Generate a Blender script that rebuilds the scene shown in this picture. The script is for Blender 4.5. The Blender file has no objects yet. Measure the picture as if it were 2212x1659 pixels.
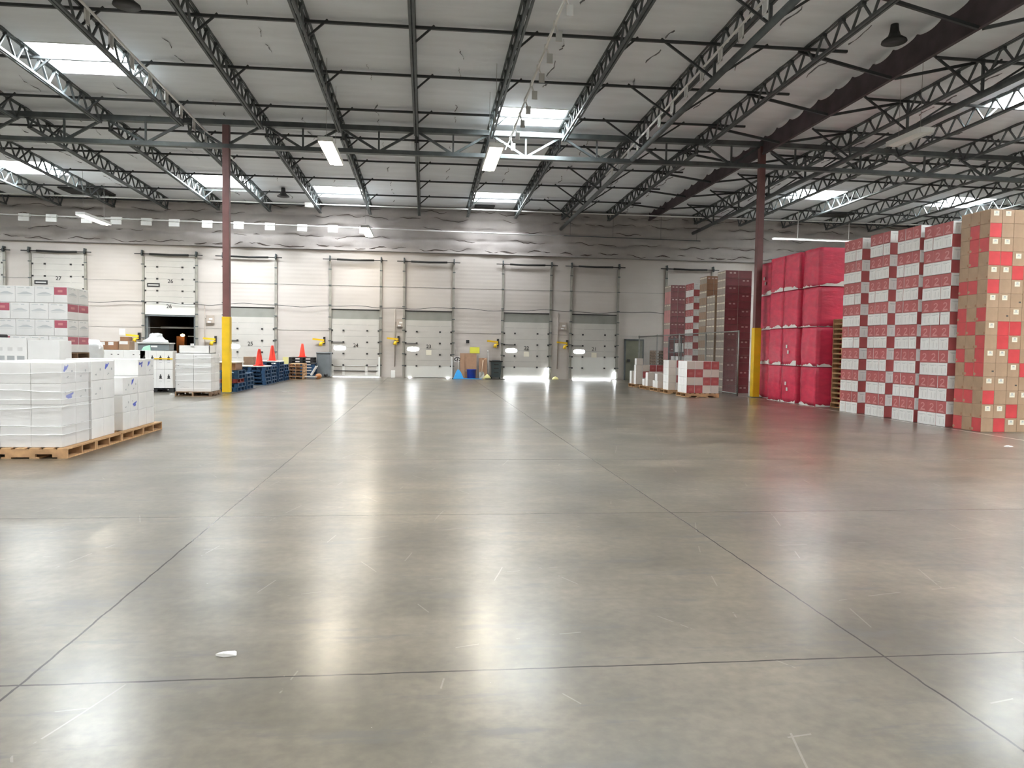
import bpy, bmesh, math, random
from mathutils import Vector, Matrix
random.seed(7)
C = bpy.context.scene
COL = C.collection

# ---------------------------------------------------------------- camera, world, exposure
YAW, PITCH, ROLL, CAMH, FPX = 0.115604, -0.047679, 0.015982, 1.6, 1622.84
cam_d = bpy.data.cameras.new('camera'); cam = bpy.data.objects.new('camera', cam_d); COL.objects.link(cam)
cy, sy, cp, sp = math.cos(YAW), math.sin(YAW), math.cos(PITCH), math.sin(PITCH)
fw = Vector((sy*cp, cy*cp, sp)); r0 = Vector((cy, -sy, 0)); u0 = r0.cross(fw)
c_, s_ = math.cos(ROLL), math.sin(ROLL)
rt = r0*c_ + u0*s_; up = u0*c_ - r0*s_
cam.matrix_world = Matrix(((rt.x, up.x, -fw.x, 0), (rt.y, up.y, -fw.y, 0), (rt.z, up.z, -fw.z, CAMH), (0, 0, 0, 1)))
cam_d.sensor_width = 36.0; cam_d.lens = FPX/2212*36.0; cam_d.clip_end = 300
C.camera = cam
C.view_settings.view_transform = 'Standard'; C.view_settings.look = 'None'
C.view_settings.gamma = 1.0; C.view_settings.use_curve_mapping = False
C.view_settings.exposure = 1.5
w = bpy.data.worlds.new('World'); C.world = w; w.use_nodes = True
w.node_tree.nodes['Background'].inputs[0].default_value = (0.8, 0.9, 1, 1)
w.node_tree.nodes['Background'].inputs[1].default_value = 0.3
SKY_E, TUBE_E, DAY_E = 36.0, 24.0, 9.0        # skylight diffuser, fluorescent lens, daylight at the dock doors

# ---------------------------------------------------------------- materials
MATS = {}
def mat(name, col, rough=0.6, metal=0.0, emit=None, estr=0.0, noise=0.0, nscale=8.0, bump=0.0, bscale=30.0, spec=0.5, alpha=1.0, stretch=None):
    if name in MATS: return MATS[name]
    m = bpy.data.materials.new(name); m.use_nodes = True; nt = m.node_tree; b = nt.nodes['Principled BSDF']
    b.inputs['Base Color'].default_value = (*col, 1); b.inputs['Roughness'].default_value = rough
    b.inputs['Metallic'].default_value = metal; b.inputs['Specular IOR Level'].default_value = spec
    b.inputs['Alpha'].default_value = alpha
    if emit: b.inputs['Emission Color'].default_value = (*emit, 1); b.inputs['Emission Strength'].default_value = estr
    if noise or bump:
        tc = nt.nodes.new('ShaderNodeTexCoord'); mp = nt.nodes.new('ShaderNodeMapping'); nt.links.new(tc.outputs['Object'], mp.inputs[0])
        if stretch: mp.inputs['Scale'].default_value = stretch
    if noise:
        n = nt.nodes.new('ShaderNodeTexNoise'); n.inputs['Scale'].default_value = nscale; n.inputs['Detail'].default_value = 5
        nt.links.new(mp.outputs[0], n.inputs['Vector'])
        r = nt.nodes.new('ShaderNodeValToRGB')
        r.color_ramp.elements[0].position = 0.3; r.color_ramp.elements[1].position = 0.7
        r.color_ramp.elements[0].color = (*[max(0, c*(1-noise)) for c in col], 1); r.color_ramp.elements[1].color = (*[min(1, c*(1+noise*0.6)) for c in col], 1)
        nt.links.new(n.outputs['Fac'], r.inputs[0]); nt.links.new(r.outputs[0], b.inputs['Base Color'])
    if bump:
        n2 = nt.nodes.new('ShaderNodeTexNoise'); n2.inputs['Scale'].default_value = bscale; n2.inputs['Detail'].default_value = 4
        nt.links.new(mp.outputs[0], n2.inputs['Vector'])
        bp = nt.nodes.new('ShaderNodeBump'); bp.inputs['Strength'].default_value = bump; bp.inputs['Distance'].default_value = 0.02
        nt.links.new(n2.outputs['Fac'], bp.inputs['Height']); nt.links.new(bp.outputs[0], b.inputs['Normal'])
    MATS[name] = m; return m

M_STEEL = mat('dark_steel', (0.085, 0.098, 0.10), 0.5, noise=0.3, nscale=3)
M_BRACE = mat('bridging_steel', (0.035, 0.040, 0.042), 0.55)
M_BROWN = mat('brown_paint', (0.165, 0.070, 0.065), 0.5, noise=0.2, nscale=2)
M_CURT = mat('curtain_cloth', (0.075, 0.055, 0.062), 0.8, noise=0.3, nscale=2)
M_YEL = mat('safety_yellow', (0.78, 0.50, 0.015), 0.45, noise=0.12, nscale=3)
M_CEIL = mat('insulation_facing', (0.77, 0.805, 0.84), 0.7, noise=0.07, nscale=1.2, bump=0.5, bscale=2.5, stretch=(0.5, 2.0, 1))
M_WINS = mat('wall_insulation', (0.40, 0.368, 0.350), 0.7, noise=0.10, nscale=1.5, bump=0.6, bscale=3.0)
M_FLAP = mat('seam_tape', (0.20, 0.20, 0.21), 0.7, noise=0.4, nscale=3)  # white insulation flaps coloured grey for their shaded hanging edges
M_TEAR = mat('torn_batt', (0.11, 0.09, 0.078), 0.95, noise=0.5, nscale=6)
M_WHITEP = mat('white_paint', (0.80, 0.80, 0.78), 0.4)
M_GALV = mat('galvanised', (0.30, 0.30, 0.28), 0.45, 0.6, noise=0.2, nscale=4)
M_TRACK = mat('track_metal', (0.33, 0.315, 0.275), 0.5, noise=0.2, nscale=3)
M_BLACK = mat('black_plastic', (0.018, 0.018, 0.018), 0.5)
M_DOOR = mat('door_panel', (0.52, 0.50, 0.465), 0.5, noise=0.06, nscale=1.5)
M_DOORW = mat('door_panel_new', (0.70, 0.70, 0.665), 0.45)
M_RECESS = mat('door_header_grey', (0.25, 0.25, 0.225), 0.6, noise=0.12, nscale=1.5)  # grey carries the shade of the recess above a closed door
M_INK = mat('black_ink', (0.03, 0.03, 0.03), 0.6)
M_GREYINK = mat('grey_ink', (0.42, 0.44, 0.45), 0.6)
M_BLUEINK = mat('blue_ink', (0.12, 0.16, 0.62), 0.6)
M_DAY = mat('daylight_opening', (1, 1, 1), 0.5, emit=(0.93, 0.97, 1.0), estr=DAY_E)
M_SKY = mat('skylight_diffuser', (1, 1, 1), 0.5, emit=(0.90, 0.96, 1.0), estr=SKY_E)
M_SKYD = mat('skylight_diffuser_dusty', (1, 1, 1), 0.5, emit=(0.92, 0.96, 1.0), estr=SKY_E*0.4)  # glow turned down to keep the nearby wall insulation from overlighting
M_TUBE = mat('fluorescent_lens', (1, 1, 0.95), 0.5, emit=(1.0, 0.90, 0.74), estr=TUBE_E)
M_CW = mat('white_carton', (0.84, 0.835, 0.825), 0.38, noise=0.05, nscale=3)
M_CRED = mat('red_carton', (0.40, 0.085, 0.085), 0.38, noise=0.12, nscale=4)
M_CPINK = mat('red_print_light', (0.60, 0.27, 0.26), 0.45)
M_CTAN = mat('tan_carton', (0.37, 0.245, 0.155), 0.5, noise=0.12, nscale=5)
M_CTANR = mat('carton_scarlet', (0.52, 0.055, 0.060), 0.4, noise=0.15, nscale=4)
M_CMAR = mat('maroon_carton', (0.235, 0.082, 0.088), 0.35, noise=0.2, nscale=3)
M_CGREY = mat('grey_tan_carton', (0.42, 0.36, 0.31), 0.5, noise=0.12, nscale=4)
M_CBRN = mat('brown_carton', (0.30, 0.155, 0.085), 0.6, noise=0.15, nscale=5)
M_LBL = mat('sticker', (0.78, 0.74, 0.62), 0.5)
M_FILMR = mat('red_stretch_film', (0.60, 0.038, 0.085), 0.32, noise=0.18, nscale=2.5, bump=0.35, bscale=6, stretch=(1, 1, 3))
M_PAPER = mat('white_sheet', (0.80, 0.78, 0.74), 0.6)
M_FILM = mat('clear_film', (0.95, 0.96, 0.98), 0.20, bump=1.0, bscale=5, alpha=0.24, stretch=(1, 1, 4))
M_GLARE = mat('film_fold', (0.93, 0.94, 0.95), 0.15)  # white strands of bunched film that stand in for glare streaks
M_FILMW = mat('white_film', (0.72, 0.73, 0.74), 0.3, noise=0.15, nscale=4, bump=0.6, bscale=6)
M_WOOD = mat('pallet_wood', (0.50, 0.30, 0.15), 0.7, noise=0.35, nscale=6, stretch=(1, 6, 1))
M_WOODD = mat('pallet_wood_weathered', (0.24, 0.15, 0.09), 0.8, noise=0.4, nscale=6)
M_PBLUE = mat('pallet_blue', (0.018, 0.075, 0.175), 0.6, noise=0.4, nscale=6)
M_PRED = mat('pallet_red', (0.30, 0.045, 0.04), 0.6, noise=0.4, nscale=6)
M_PBLK = mat('pallet_black', (0.025, 0.025, 0.027), 0.5)
M_CONE = mat('cone_orange', (0.88, 0.055, 0.03), 0.4)
M_BLUEB = mat('bucket_blue', (0.015, 0.035, 0.30), 0.35)
M_LBLUE = mat('light_blue', (0.03, 0.33, 0.72), 0.45)
M_BIN = mat('bin_grey_green', (0.055, 0.075, 0.078), 0.45)
M_GREYP = mat('grey_plastic', (0.16, 0.18, 0.19), 0.5, noise=0.15, nscale=3)
M_LGREY = mat('light_grey', (0.55, 0.55, 0.53), 0.5)
M_MINT = mat('mint_sheet', (0.42, 0.72, 0.58), 0.5)
M_YSIGN = mat('yellow_sign', (0.85, 0.85, 0.10), 0.5)
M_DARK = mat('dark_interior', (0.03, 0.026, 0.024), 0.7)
M_DARKW = mat('trailer_wall', (0.05, 0.05, 0.045), 0.6)
M_SHINE = mat('trailer_lamp', (1, 0.6, 0.3), 0.5, emit=(1.0, 0.62, 0.30), estr=5)
M_ORNG = mat('orange_wood', (0.40, 0.16, 0.05), 0.6)
M_GREEN = mat('door_green_grey', (0.20, 0.20, 0.15), 0.6, noise=0.2, nscale=2)

def wall_mat():
    m = bpy.data.materials.new('wall_panels'); m.use_nodes = True; nt = m.node_tree; b = nt.nodes['Principled BSDF']
    tc = nt.nodes.new('ShaderNodeTexCoord')
    mp = nt.nodes.new('ShaderNodeMapping'); mp.inputs['Scale'].default_value = (0.35, 1, 1.2); nt.links.new(tc.outputs['Object'], mp.inputs[0])
    n = nt.nodes.new('ShaderNodeTexNoise'); n.inputs['Scale'].default_value = 0.8; n.inputs['Detail'].default_value = 6; nt.links.new(mp.outputs[0], n.inputs[0])
    r = nt.nodes.new('ShaderNodeValToRGB'); e = r.color_ramp.elements
    e[0].position = 0.3; e[0].color = (0.47, 0.430, 0.395, 1); e[1].position = 0.7; e[1].color = (0.56, 0.518, 0.485, 1)
    nt.links.new(n.outputs['Fac'], r.inputs[0]); nt.links.new(r.outputs[0], b.inputs['Base Color'])
    b.inputs['Roughness'].default_value = 0.45
    wv = nt.nodes.new('ShaderNodeTexWave'); wv.bands_direction = 'Z'; wv.inputs['Scale'].default_value = 1.6; wv.inputs['Distortion'].default_value = 0.4
    nt.links.new(tc.outputs['Object'], wv.inputs[0])
    bp = nt.nodes.new('ShaderNodeBump'); bp.inputs['Strength'].default_value = 0.10; bp.inputs['Distance'].default_value = 0.02
    nt.links.new(wv.outputs['Fac'], bp.inputs['Height']); nt.links.new(bp.outputs[0], b.inputs['Normal'])
    return m
M_WALL = wall_mat()

def floor_mat():
    m = bpy.data.materials.new('polished_concrete'); m.use_nodes = True; nt = m.node_tree; b = nt.nodes['Principled BSDF']; L = nt.links
    N = nt.nodes.new
    tc = N('ShaderNodeTexCoord'); sep = N('ShaderNodeSeparateXYZ'); L.new(tc.outputs['Object'], sep.inputs[0])
    def noise(scale, detail, sx=1, sy_=1, rough=0.55):
        mp = N('ShaderNodeMapping'); mp.inputs['Scale'].default_value = (sx, sy_, 1); L.new(tc.outputs['Object'], mp.inputs[0])
        n = N('ShaderNodeTexNoise'); n.inputs['Scale'].default_value = scale; n.inputs['Detail'].default_value = detail; n.inputs['Roughness'].default_value = rough
        L.new(mp.outputs[0], n.inputs['Vector']); return n.outputs['Fac']
    def ramp(f, p0, c0, p1, c1):
        r = N('ShaderNodeValToRGB'); e = r.color_ramp.elements
        e[0].position = p0; e[0].color = (*c0, 1); e[1].position = p1; e[1].color = (*c1, 1); L.new(f, r.inputs[0]); return r.outputs[0]
    def mix(kind, f, a, b_):
        x = N('ShaderNodeMix'); x.data_type = 'RGBA'; x.blend_type = kind
        if isinstance(f, float): x.inputs[0].default_value = f
        else: L.new(f, x.inputs[0])
        for s, v in ((x.inputs[6], a), (x.inputs[7], b_)):
            if isinstance(v, tuple): s.default_value = (*v, 1)
            else: L.new(v, s)
        return x.outputs[2]
    def math_(op, a, b_=None, c2=None):
        x = N('ShaderNodeMath'); x.operation = op
        for s, v in zip(x.inputs, (a, b_, c2)):
            if v is None: continue
            if isinstance(v, (int, float)): s.default_value = v
            else: L.new(v, s)
        return x.outputs[0]
    base = ramp(noise(0.9, 5), 0.30, FLOOR_A, 0.72, FLOOR_B)
    warm = ramp(noise(0.22, 4), 0.40, (0.85, 0.86, 0.86), 0.68, (1.10, 1.0, 0.88))
    col = mix('MULTIPLY', 1.0, base, warm)
    grime = ramp(noise(1.6, 6, 0.5, 1.3, 0.6), 0.44, (1, 1, 1), 0.70, (0.62, 0.62, 0.61))
    col = mix('MULTIPLY', 0.8, col, grime)
    fine = ramp(noise(14, 6), 0.35, (0.72, 0.72, 0.72), 0.70, (1.15, 1.15, 1.15))
    col = mix('MULTIPLY', 0.7, col, fine)
    # dark scuffs and tyre marks, pale scratches
    scf = ramp(noise(3.2, 9, 0.35, 1.6, 0.7), 0.555, (0, 0, 0), 0.64, (1, 1, 1))
    col = mix('MIX', math_('MULTIPLY', scf, 0.7), col, (0.07, 0.065, 0.06))
    def scratch(rot, scale, thr, sel):
        mp = N('ShaderNodeMapping'); mp.inputs['Rotation'].default_value = (0, 0, rot); L.new(tc.outputs['Object'], mp.inputs[0])
        sx = N('ShaderNodeSeparateXYZ'); L.new(mp.outputs[0], sx.inputs[0])
        q = math_('ADD', math_('MULTIPLY', sx.outputs[0], scale), math_('MULTIPLY', noise(0.2, 1), 1.0))
        f = math_('ABSOLUTE', math_('SUBTRACT', math_('FRACT', q), 0.5))
        return math_('MULTIPLY', math_('LESS_THAN', f, thr), math_('GREATER_THAN', noise(sel, 5, 1, 1), 0.58))
    scr = math_('MAXIMUM', scratch(0.25, 1.3, 0.006, 1.1), math_('MAXIMUM', scratch(-0.5, 0.9, 0.004, 1.7), scratch(1.35, 0.8, 0.004, 2.1)))
    col = mix('MIX', math_('MULTIPLY', scr, 0.15), col, (0.55, 0.54, 0.50))
    spk = math_('GREATER_THAN', noise(60, 1), 0.83)
    col = mix('MIX', math_('MULTIPLY', spk, 0.5), col, (0.62, 0.61, 0.57))
    # saw-cut control joints
    jit = math_('MULTIPLY', math_('SUBTRACT', noise(5, 3), 0.5), 0.022)
    def seam(axis, pos, half):
        d = math_('ABSOLUTE', math_('SUBTRACT', math_('ADD', axis, jit), pos)); return math_('LESS_THAN', d, half)
    xs, ys = sep.outputs[0], sep.outputs[1]
    S = None
    for ax, pos, h in ((xs, -1.857, .0065), (xs, 2.432, .006), (ys, 3.65, .0065), (ys, 7.14, .0065), (ys, 10.67, .0065), (ys, 14.2, .006), (ys, 0.14, .006), (xs, -6.15, .006)):
        s1 = seam(ax, pos, h); S = s1 if S is None else math_('MAXIMUM', S, s1)
    col = mix('MIX', math_('MULTIPLY', S, 0.95), col, (0.020, 0.018, 0.016))
    # darker unpolished strip and worn pale paint line along the pallet row
    edge = math_('LESS_THAN', math_('ABSOLUTE', math_('SUBTRACT', xs, 11.36)), 0.035)
    edge = math_('MULTIPLY', edge, math_('GREATER_THAN', noise(4, 3), 0.42))
    col = mix('MIX', math_('MULTIPLY', edge, 0.6), col, (0.62, 0.60, 0.55))
    L.new(col, b.inputs['Base Color'])
    L.new(math_('ADD', math_('MULTIPLY', noise(1.1, 5, 1, 0.5), 0.16), math_('ADD', math_('MULTIPLY', S, 0.4), FLOOR_R[0])), b.inputs['Roughness'])
    b.inputs['Specular IOR Level'].default_value = 0.5
    b.inputs['Coat Weight'].default_value = 0.75; b.inputs['Coat IOR'].default_value = 1.5
    L.new(math_('ADD', math_('MULTIPLY', noise(1.1, 5, 1, 0.5), 0.12), 0.18), b.inputs['Coat Roughness'])
    bp = N('ShaderNodeBump'); bp.inputs['Strength'].default_value = 0.10; bp.inputs['Distance'].default_value = 0.01
    L.new(noise(9, 4, 1, 0.35), bp.inputs['Height']); L.new(bp.outputs[0], b.inputs['Normal']); L.new(bp.outputs[0], b.inputs['Coat Normal'])
    return m
FLOOR_A, FLOOR_B, FLOOR_R = (0.088, 0.075, 0.053), (0.182, 0.160, 0.124), (0.36, 0.48)
M_FLOOR = floor_mat()

# ---------------------------------------------------------------- mesh helpers
class MB:
    def __init__(s): s.v = []; s.f = []; s.m = []; s.mats = []; s.smooth = False
    def mi(s, m):
        if m not in s.mats: s.mats.append(m)
        return s.mats.index(m)
    def add(s, vs, fs, m):
        o = len(s.v); k = s.mi(m); s.v += [tuple(v) for v in vs]
        for f in fs: s.f.append([i+o for i in f]); s.m.append(k)
    def box(s, x0, x1, y0, y1, z0, z1, m, faces=None):
        vs = [(x0,y0,z0),(x1,y0,z0),(x1,y1,z0),(x0,y1,z0),(x0,y0,z1),(x1,y0,z1),(x1,y1,z1),(x0,y1,z1)]
        fs = [(0,3,2,1),(4,5,6,7),(0,1,5,4),(1,2,6,5),(2,3,7,6),(3,0,4,7)]   # -z +z -y +x +y -x
        o = len(s.v); s.v += vs
        for i, f in enumerate(fs):
            mm = m if faces is None else faces.get(i, m)
            s.f.append([k+o for k in f]); s.m.append(s.mi(mm))
        return s
    def bar(s, p0, p1, w_, h_, m, upv=(0,0,1)):
        p0, p1 = Vector(p0), Vector(p1); d = (p1-p0)
        if d.length < 1e-6: return s
        d.normalize(); u = Vector(upv)
        if abs(d.dot(u)) > 0.98: u = Vector((0,1,0))
        a = d.cross(u).normalized()*(w_/2); b = a.cross(d).normalized()*(h_/2)
        vs = [p0-a-b, p0+a-b, p0+a+b, p0-a+b, p1-a-b, p1+a-b, p1+a+b, p1-a+b]
        s.add(vs, [(3,2,1,0),(4,5,6,7),(0,1,5,4),(1,2,6,5),(2,3,7,6),(3,0,4,7)], m); return s
    def tube(s, pts, r, m, n=8, r2=None):
        pts = [Vector(p) for p in pts]; o = len(s.v); k = s.mi(m); N_ = len(pts)
        for i, p in enumerate(pts):
            d = (pts[min(i+1, N_-1)]-pts[max(i-1, 0)]).normalized(); u = Vector((0,0,1)) if abs(d.z) < 0.9 else Vector((1,0,0))
            a = d.cross(u).normalized(); b = a.cross(d); rr = r if r2 is None else r+(r2-r)*i/(N_-1)
            for j in range(n):
                t = 2*math.pi*j/n; s.v.append(tuple(p+a*math.cos(t)*rr+b*math.sin(t)*rr))
        for i in range(N_-1):
            for j in range(n):
                s.f.append([o+i*n+j, o+i*n+(j+1)%n, o+(i+1)*n+(j+1)%n, o+(i+1)*n+j]); s.m.append(k)
        s.f.append([o+j for j in range(n)][::-1]); s.m.append(k); s.f.append([o+(N_-1)*n+j for j in range(n)]); s.m.append(k); return s
    def lathe(s, prof, m, n=20, cx=0, cy_=0, cz=0, sx=1, sy_=1):
        o = len(s.v); k = s.mi(m)
        for (r, z) in prof:
            for j in range(n):
                t = 2*math.pi*j/n; s.v.append((cx+r*math.cos(t)*sx, cy_+r*math.sin(t)*sy_, cz+z))
        for i in range(len(prof)-1):
            for j in range(n):
                s.f.append([o+i*n+j, o+i*n+(j+1)%n, o+(i+1)*n+(j+1)%n, o+(i+1)*n+j]); s.m.append(k)
        s.f.append([o+j for j in range(n)][::-1]); s.m.append(k); q = o+(len(prof)-1)*n
        s.f.append([q+j for j in range(n)]); s.m.append(k); return s
    def mesh(s, name):
        me = bpy.data.meshes.new(name); me.from_pydata(s.v, [], s.f); me.update()
        for m in s.mats: me.materials.append(m)
        for p, k in zip(me.polygons, s.m): p.material_index = k; p.use_smooth = s.smooth
        return me
    def build(s, name, parent=None, loc=(0,0,0), bevel=0.0):
        o = bpy.data.objects.new(name, s.mesh(name)); COL.objects.link(o); o.location = loc
        if parent: o.parent = parent
        if bevel:
            b = o.modifiers.new('bevel', 'BEVEL'); b.width = bevel; b.segments = 2; b.limit_method = 'ANGLE'
        return o
def tag(o, label=None, cat=None, group=None, kind=None):
    if label: o['label'] = label
    if cat: o['category'] = cat
    if group: o['group'] = group
    if kind: o['kind'] = kind
    return o
def empty(name, loc, label=None, cat=None, group=None, kind=None, rz=0):
    o = bpy.data.objects.new(name, None); COL.objects.link(o); o.location = loc; o.rotation_euler.z = rz
    o.empty_display_size = 0.2
    return tag(o, label, cat, group, kind)
def dup(root, loc, label, group=None, rz=0, scale=None):
    c = root.copy(); COL.objects.link(c); c.location = loc; c.rotation_euler.z = rz
    if scale: c.scale = scale
    for ch in list(root.children):
        d = ch.copy(); COL.objects.link(d); d.parent = c
        for g in ch.children:
            e = g.copy(); COL.objects.link(e); e.parent = d
    c['label'] = label
    if group: c['group'] = group
    return c
def one(mesh, name, loc, label, cat, group=None, rz=0, scale=None):
    o = bpy.data.objects.new(name, mesh); COL.objects.link(o); o.location = loc; o.rotation_euler.z = rz
    if scale: o.scale = scale
    return tag(o, label, cat, group)
ORD = ['first','second','third','fourth','fifth','sixth','seventh','eighth','ninth','tenth','eleventh','twelfth','thirteenth','fourteenth','fifteenth','sixteenth','seventeenth','eighteenth','nineteenth','twentieth']
def lay(k, n):
    return 'bottom layer' if k == 0 else ('top layer' if k == n-1 else ORD[k]+' layer up')

# ---------------------------------------------------------------- building frame
WY, GY, RX = 39.0, 25.4, 11.6
XL, XR, YB = -42.0, 46.0, -26.0
def zr(x, y):
    xx = x if x < RX else 2*RX-x
    return 9.0 - 0.02*(y-GY) + 0.008*xx
JX = [-0.365+2.435*k for k in range(-12, 5)] + [14.04+2.435*k for k in range(0, 9)]

b = MB(); b.box(XL, XR, YB, WY+0.2, -0.3, 0, M_FLOOR); tag(b.build('floor'), 'grey polished concrete warehouse floor with saw-cut joints', 'floor', kind='structure')

# skylights: (x centre, y0, y1)
SKYL = [(-8.9, 20.3, 22.3), (-8.9, 33.6, 35.8), (3.28, 23.5, 25.15), (3.28, 35.2, 37.2), (-4.02, 35.0, 37.2), (-16.2, 32.3, 34.4),
        (17.7, 19.3, 21.3), (17.7, 32.2, 34.0), (25.0, 32.2, 34.2),
        (-8.9, 6.5, 8.5), (3.28, 9.6, 11.6), (3.28, -4, -2), (-8.9, -7, -5), (17.7, 5.5, 7.5), (-21.1, 20.3, 22.3), (-23.5, 33, 35), (25.0, 19, 21), (12.8, 8, 10),
        (-21.1, 5, 7), (-4.0, -16, -14), (10.5, -14, -12), (25, 4, 6), (32.3, 12, 14), (32.3, 27, 29), (-30, 12, 14), (-33, 27, 29), (-16.2, -6, -4), (20, -9, -7)]
SW = 1.08
xs = sorted(set([XL, XR, RX] + [round(x, 4) for x in JX] + [round(x+1.2175, 4) for x in JX] + [round(c+d, 4) for c, _, _ in SKYL for d in (-SW, SW)] + [round(XL+0.8*i, 3) for i in range(1, 110)]))
ys = sorted(set([YB, WY] + [v for _, a, c in SKYL for v in (a, c)] + [round(10+0.5*i, 3) for i in range(58)] + [YB+4*i for i in range(1, 9)]))
xs = [x for i, x in enumerate(xs) if i == 0 or x-xs[i-1] > 0.02]; ys = [y for i, y in enumerate(ys) if i == 0 or y-ys[i-1] > 0.02]
b = MB(); b.smooth = True; nx = len(xs); rnd = random.Random(3)
for y in ys:
    for x in xs:
        d = 0.0
        edge = any(abs(x-c) < SW+0.05 and a-0.05 < y < e+0.05 for c, a, e in SKYL)
        if not edge: d = -0.018*abs(math.sin(math.pi*(y-18)/0.75)) - 0.012*rnd.random()
        b.v.append((x, y, zr(x, y)+d))
k = b.mi(M_CEIL)
for j in range(len(ys)-1):
    for i in range(nx-1):
        mx, my = (xs[i]+xs[i+1])/2, (ys[j]+ys[j+1])/2
        if any(abs(mx-c) < SW and a < my < e for c, a, e in SKYL): continue
        b.f.append([j*nx+i, (j+1)*nx+i, (j+1)*nx+i+1, j*nx+i+1]); b.m.append(k)
ceil = tag(b.build('ceiling'), 'low sloped ceiling faced with pale grey insulation sheeting', 'ceiling', kind='structure')
# seam flaps hanging down the middle of every bay, shade put into their grey
b = MB()
for x in JX[:-1]:
    xc = x+1.2175
    if abs(xc-RX) < 1.5: xc = x+0.9
    y = 11.5
    while y < 38.6:
        L_ = rnd.uniform(0.3, 1.3)
        if rnd.random() < 0.62 and not any(abs(xc-c) < SW+0.15 and a-0.2 < y+L_ and y < e+0.2 for c, a, e in SKYL):
            n = 6; pts = []
            for i in range(n+1):
                yy = y+L_*i/n; pts.append((xc+0.05*math.sin(yy*5.1)+rnd.uniform(-.03, .03), yy, rnd.uniform(0.010, 0.045)))
            for i in range(n):
                p, q = pts[i], pts[i+1]; z0, z1 = zr(p[0], p[1])-0.012, zr(q[0], q[1])-0.012
                b.add([(p[0]-.006, p[1], z0), (q[0]-.006, q[1], z1), (q[0]+.012, q[1], z1-q[2]), (p[0]+.012, p[1], z0-p[2])], [(0,1,2,3)], M_FLAP)
        y += L_+rnd.uniform(0.15, 1.2)
b.build('insulation_seam', ceil)

SKL = {0: 'large bright skylight at the upper left of the roof', 1: 'skylight seen behind the top of the left column', 2: 'bright skylight right of centre over the open floor', 3: 'far skylight above the dock wall right of centre',
       4: 'far skylight left of centre close to the dock wall', 5: 'skylight at the left edge near the dock wall', 6: 'skylight high at the right edge of the photo', 7: 'skylight just right of the right column', 8: 'skylight above the tan carton stack at right'}
for i, (cx, y0, y1) in enumerate(SKYL):
    rw = empty('window_%d' % (i+1), (cx, (y0+y1)/2, zr(cx, y0)), SKL.get(i, 'rectangular skylight in the roof outside the picture'), 'skylight', kind='structure')
    hy = (y1-y0)/2; zb = 0.0; zt = 0.90
    f = MB(); t = 0.02
    def zz(x, y): return zr(cx+x, (y0+y1)/2+y)-zr(cx, y0)
    def wl(a, c_):
        f.add([(a[0], a[1], zz(*a)-0.03), (c_[0], c_[1], zz(*c_)-0.03), (c_[0], c_[1], zt), (a[0], a[1], zt)], [(0,1,2,3)], M_WHITEP)
    wl((-SW, hy), (SW, hy)); wl((SW, -hy), (-SW, -hy)); wl((-SW, -hy), (-SW, hy)); wl((SW, hy), (SW, -hy))
    f.build('curb', rw)
    g = MB(); n = 8; 
    for a in range(n+1):
        x = -SW+2*SW*a/n; zc = zt-0.10*(1-(2*a/n-1)**2)
        g.v += [(x, -hy, zc), (x, hy, zc)]
    kk = g.mi(M_SKYD if i in (3, 4) else M_SKY)
    for a in range(n): g.f.append([2*a, 2*a+1, 2*a+3, 2*a+2]); g.m.append(kk)
    g.smooth = True; g.build('diffuser', rw)

# open-web joists
def joist(x, y0, y1, label, group):
    r = empty('roof_joist', (x, y0, 0), label, 'roof joist', group)
    L_ = y1-y0; zt = lambda y: zr(x, y0+y)-0.015; zb = lambda y: zr(x, y0+y)-0.53
    t = MB()
    for s in (-0.045, 0.045): t.bar((s, 0, zt(0)), (s, L_, zt(L_)), 0.055, 0.05, M_STEEL)
    t.build('top_chord', r)
    c = MB()
    e0, e1 = 0.35, L_-0.35
    for s in (-0.042, 0.042): c.bar((s, e0, zb(e0)), (s, e1, zb(e1)), 0.055, 0.06, M_STEEL)
    c.build('bottom_chord', r)
    wb = MB(); n = int(round((e1-e0)/0.80)); p = (e1-e0)/n
    wb.bar((0, 0.05, zt(0.05)), (0, e0, zb(e0)), 0.05, 0.05, M_STEEL); wb.bar((0, L_-0.05, zt(L_)), (0, e1, zb(e1)), 0.05, 0.05, M_STEEL)
    for i in range(n):
        a = e0+i*p; m_ = a+p/2
        wb.bar((0, a, zb(a)), (0, m_, zt(m_)), 0.05, 0.038, M_STEEL); wb.bar((0, m_, zt(m_)), (0, a+p, zb(a+p)), 0.05, 0.038, M_STEEL)
        wb.bar((-0.05, m_, zt(m_)-0.05), (0.05, m_, zt(m_)-0.05), 0.16, 0.07, M_STEEL)
    wb.build('web', r)
    return r
lefts = [x for x in JX if x < RX]; rights = [x for x in JX if x > RX]
for bay, (y0, y1) in enumerate(((11.8, GY-0.05), (GY+0.05, WY-0.12))):
    bn = ('nearer bay', 'far bay')[bay]
    for k, x in enumerate(reversed(lefts)):
        joist(x, y0, y1, 'dark open-web roof joist, %s left of the draft curtain, %s' % (ORD[k], bn), 'roof joists')
    for k, x in enumerate(rights):
        joist(x, y0, y1, 'dark open-web roof joist, %s right of the draft curtain, %s' % (ORD[k], bn), 'roof joists')

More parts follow.
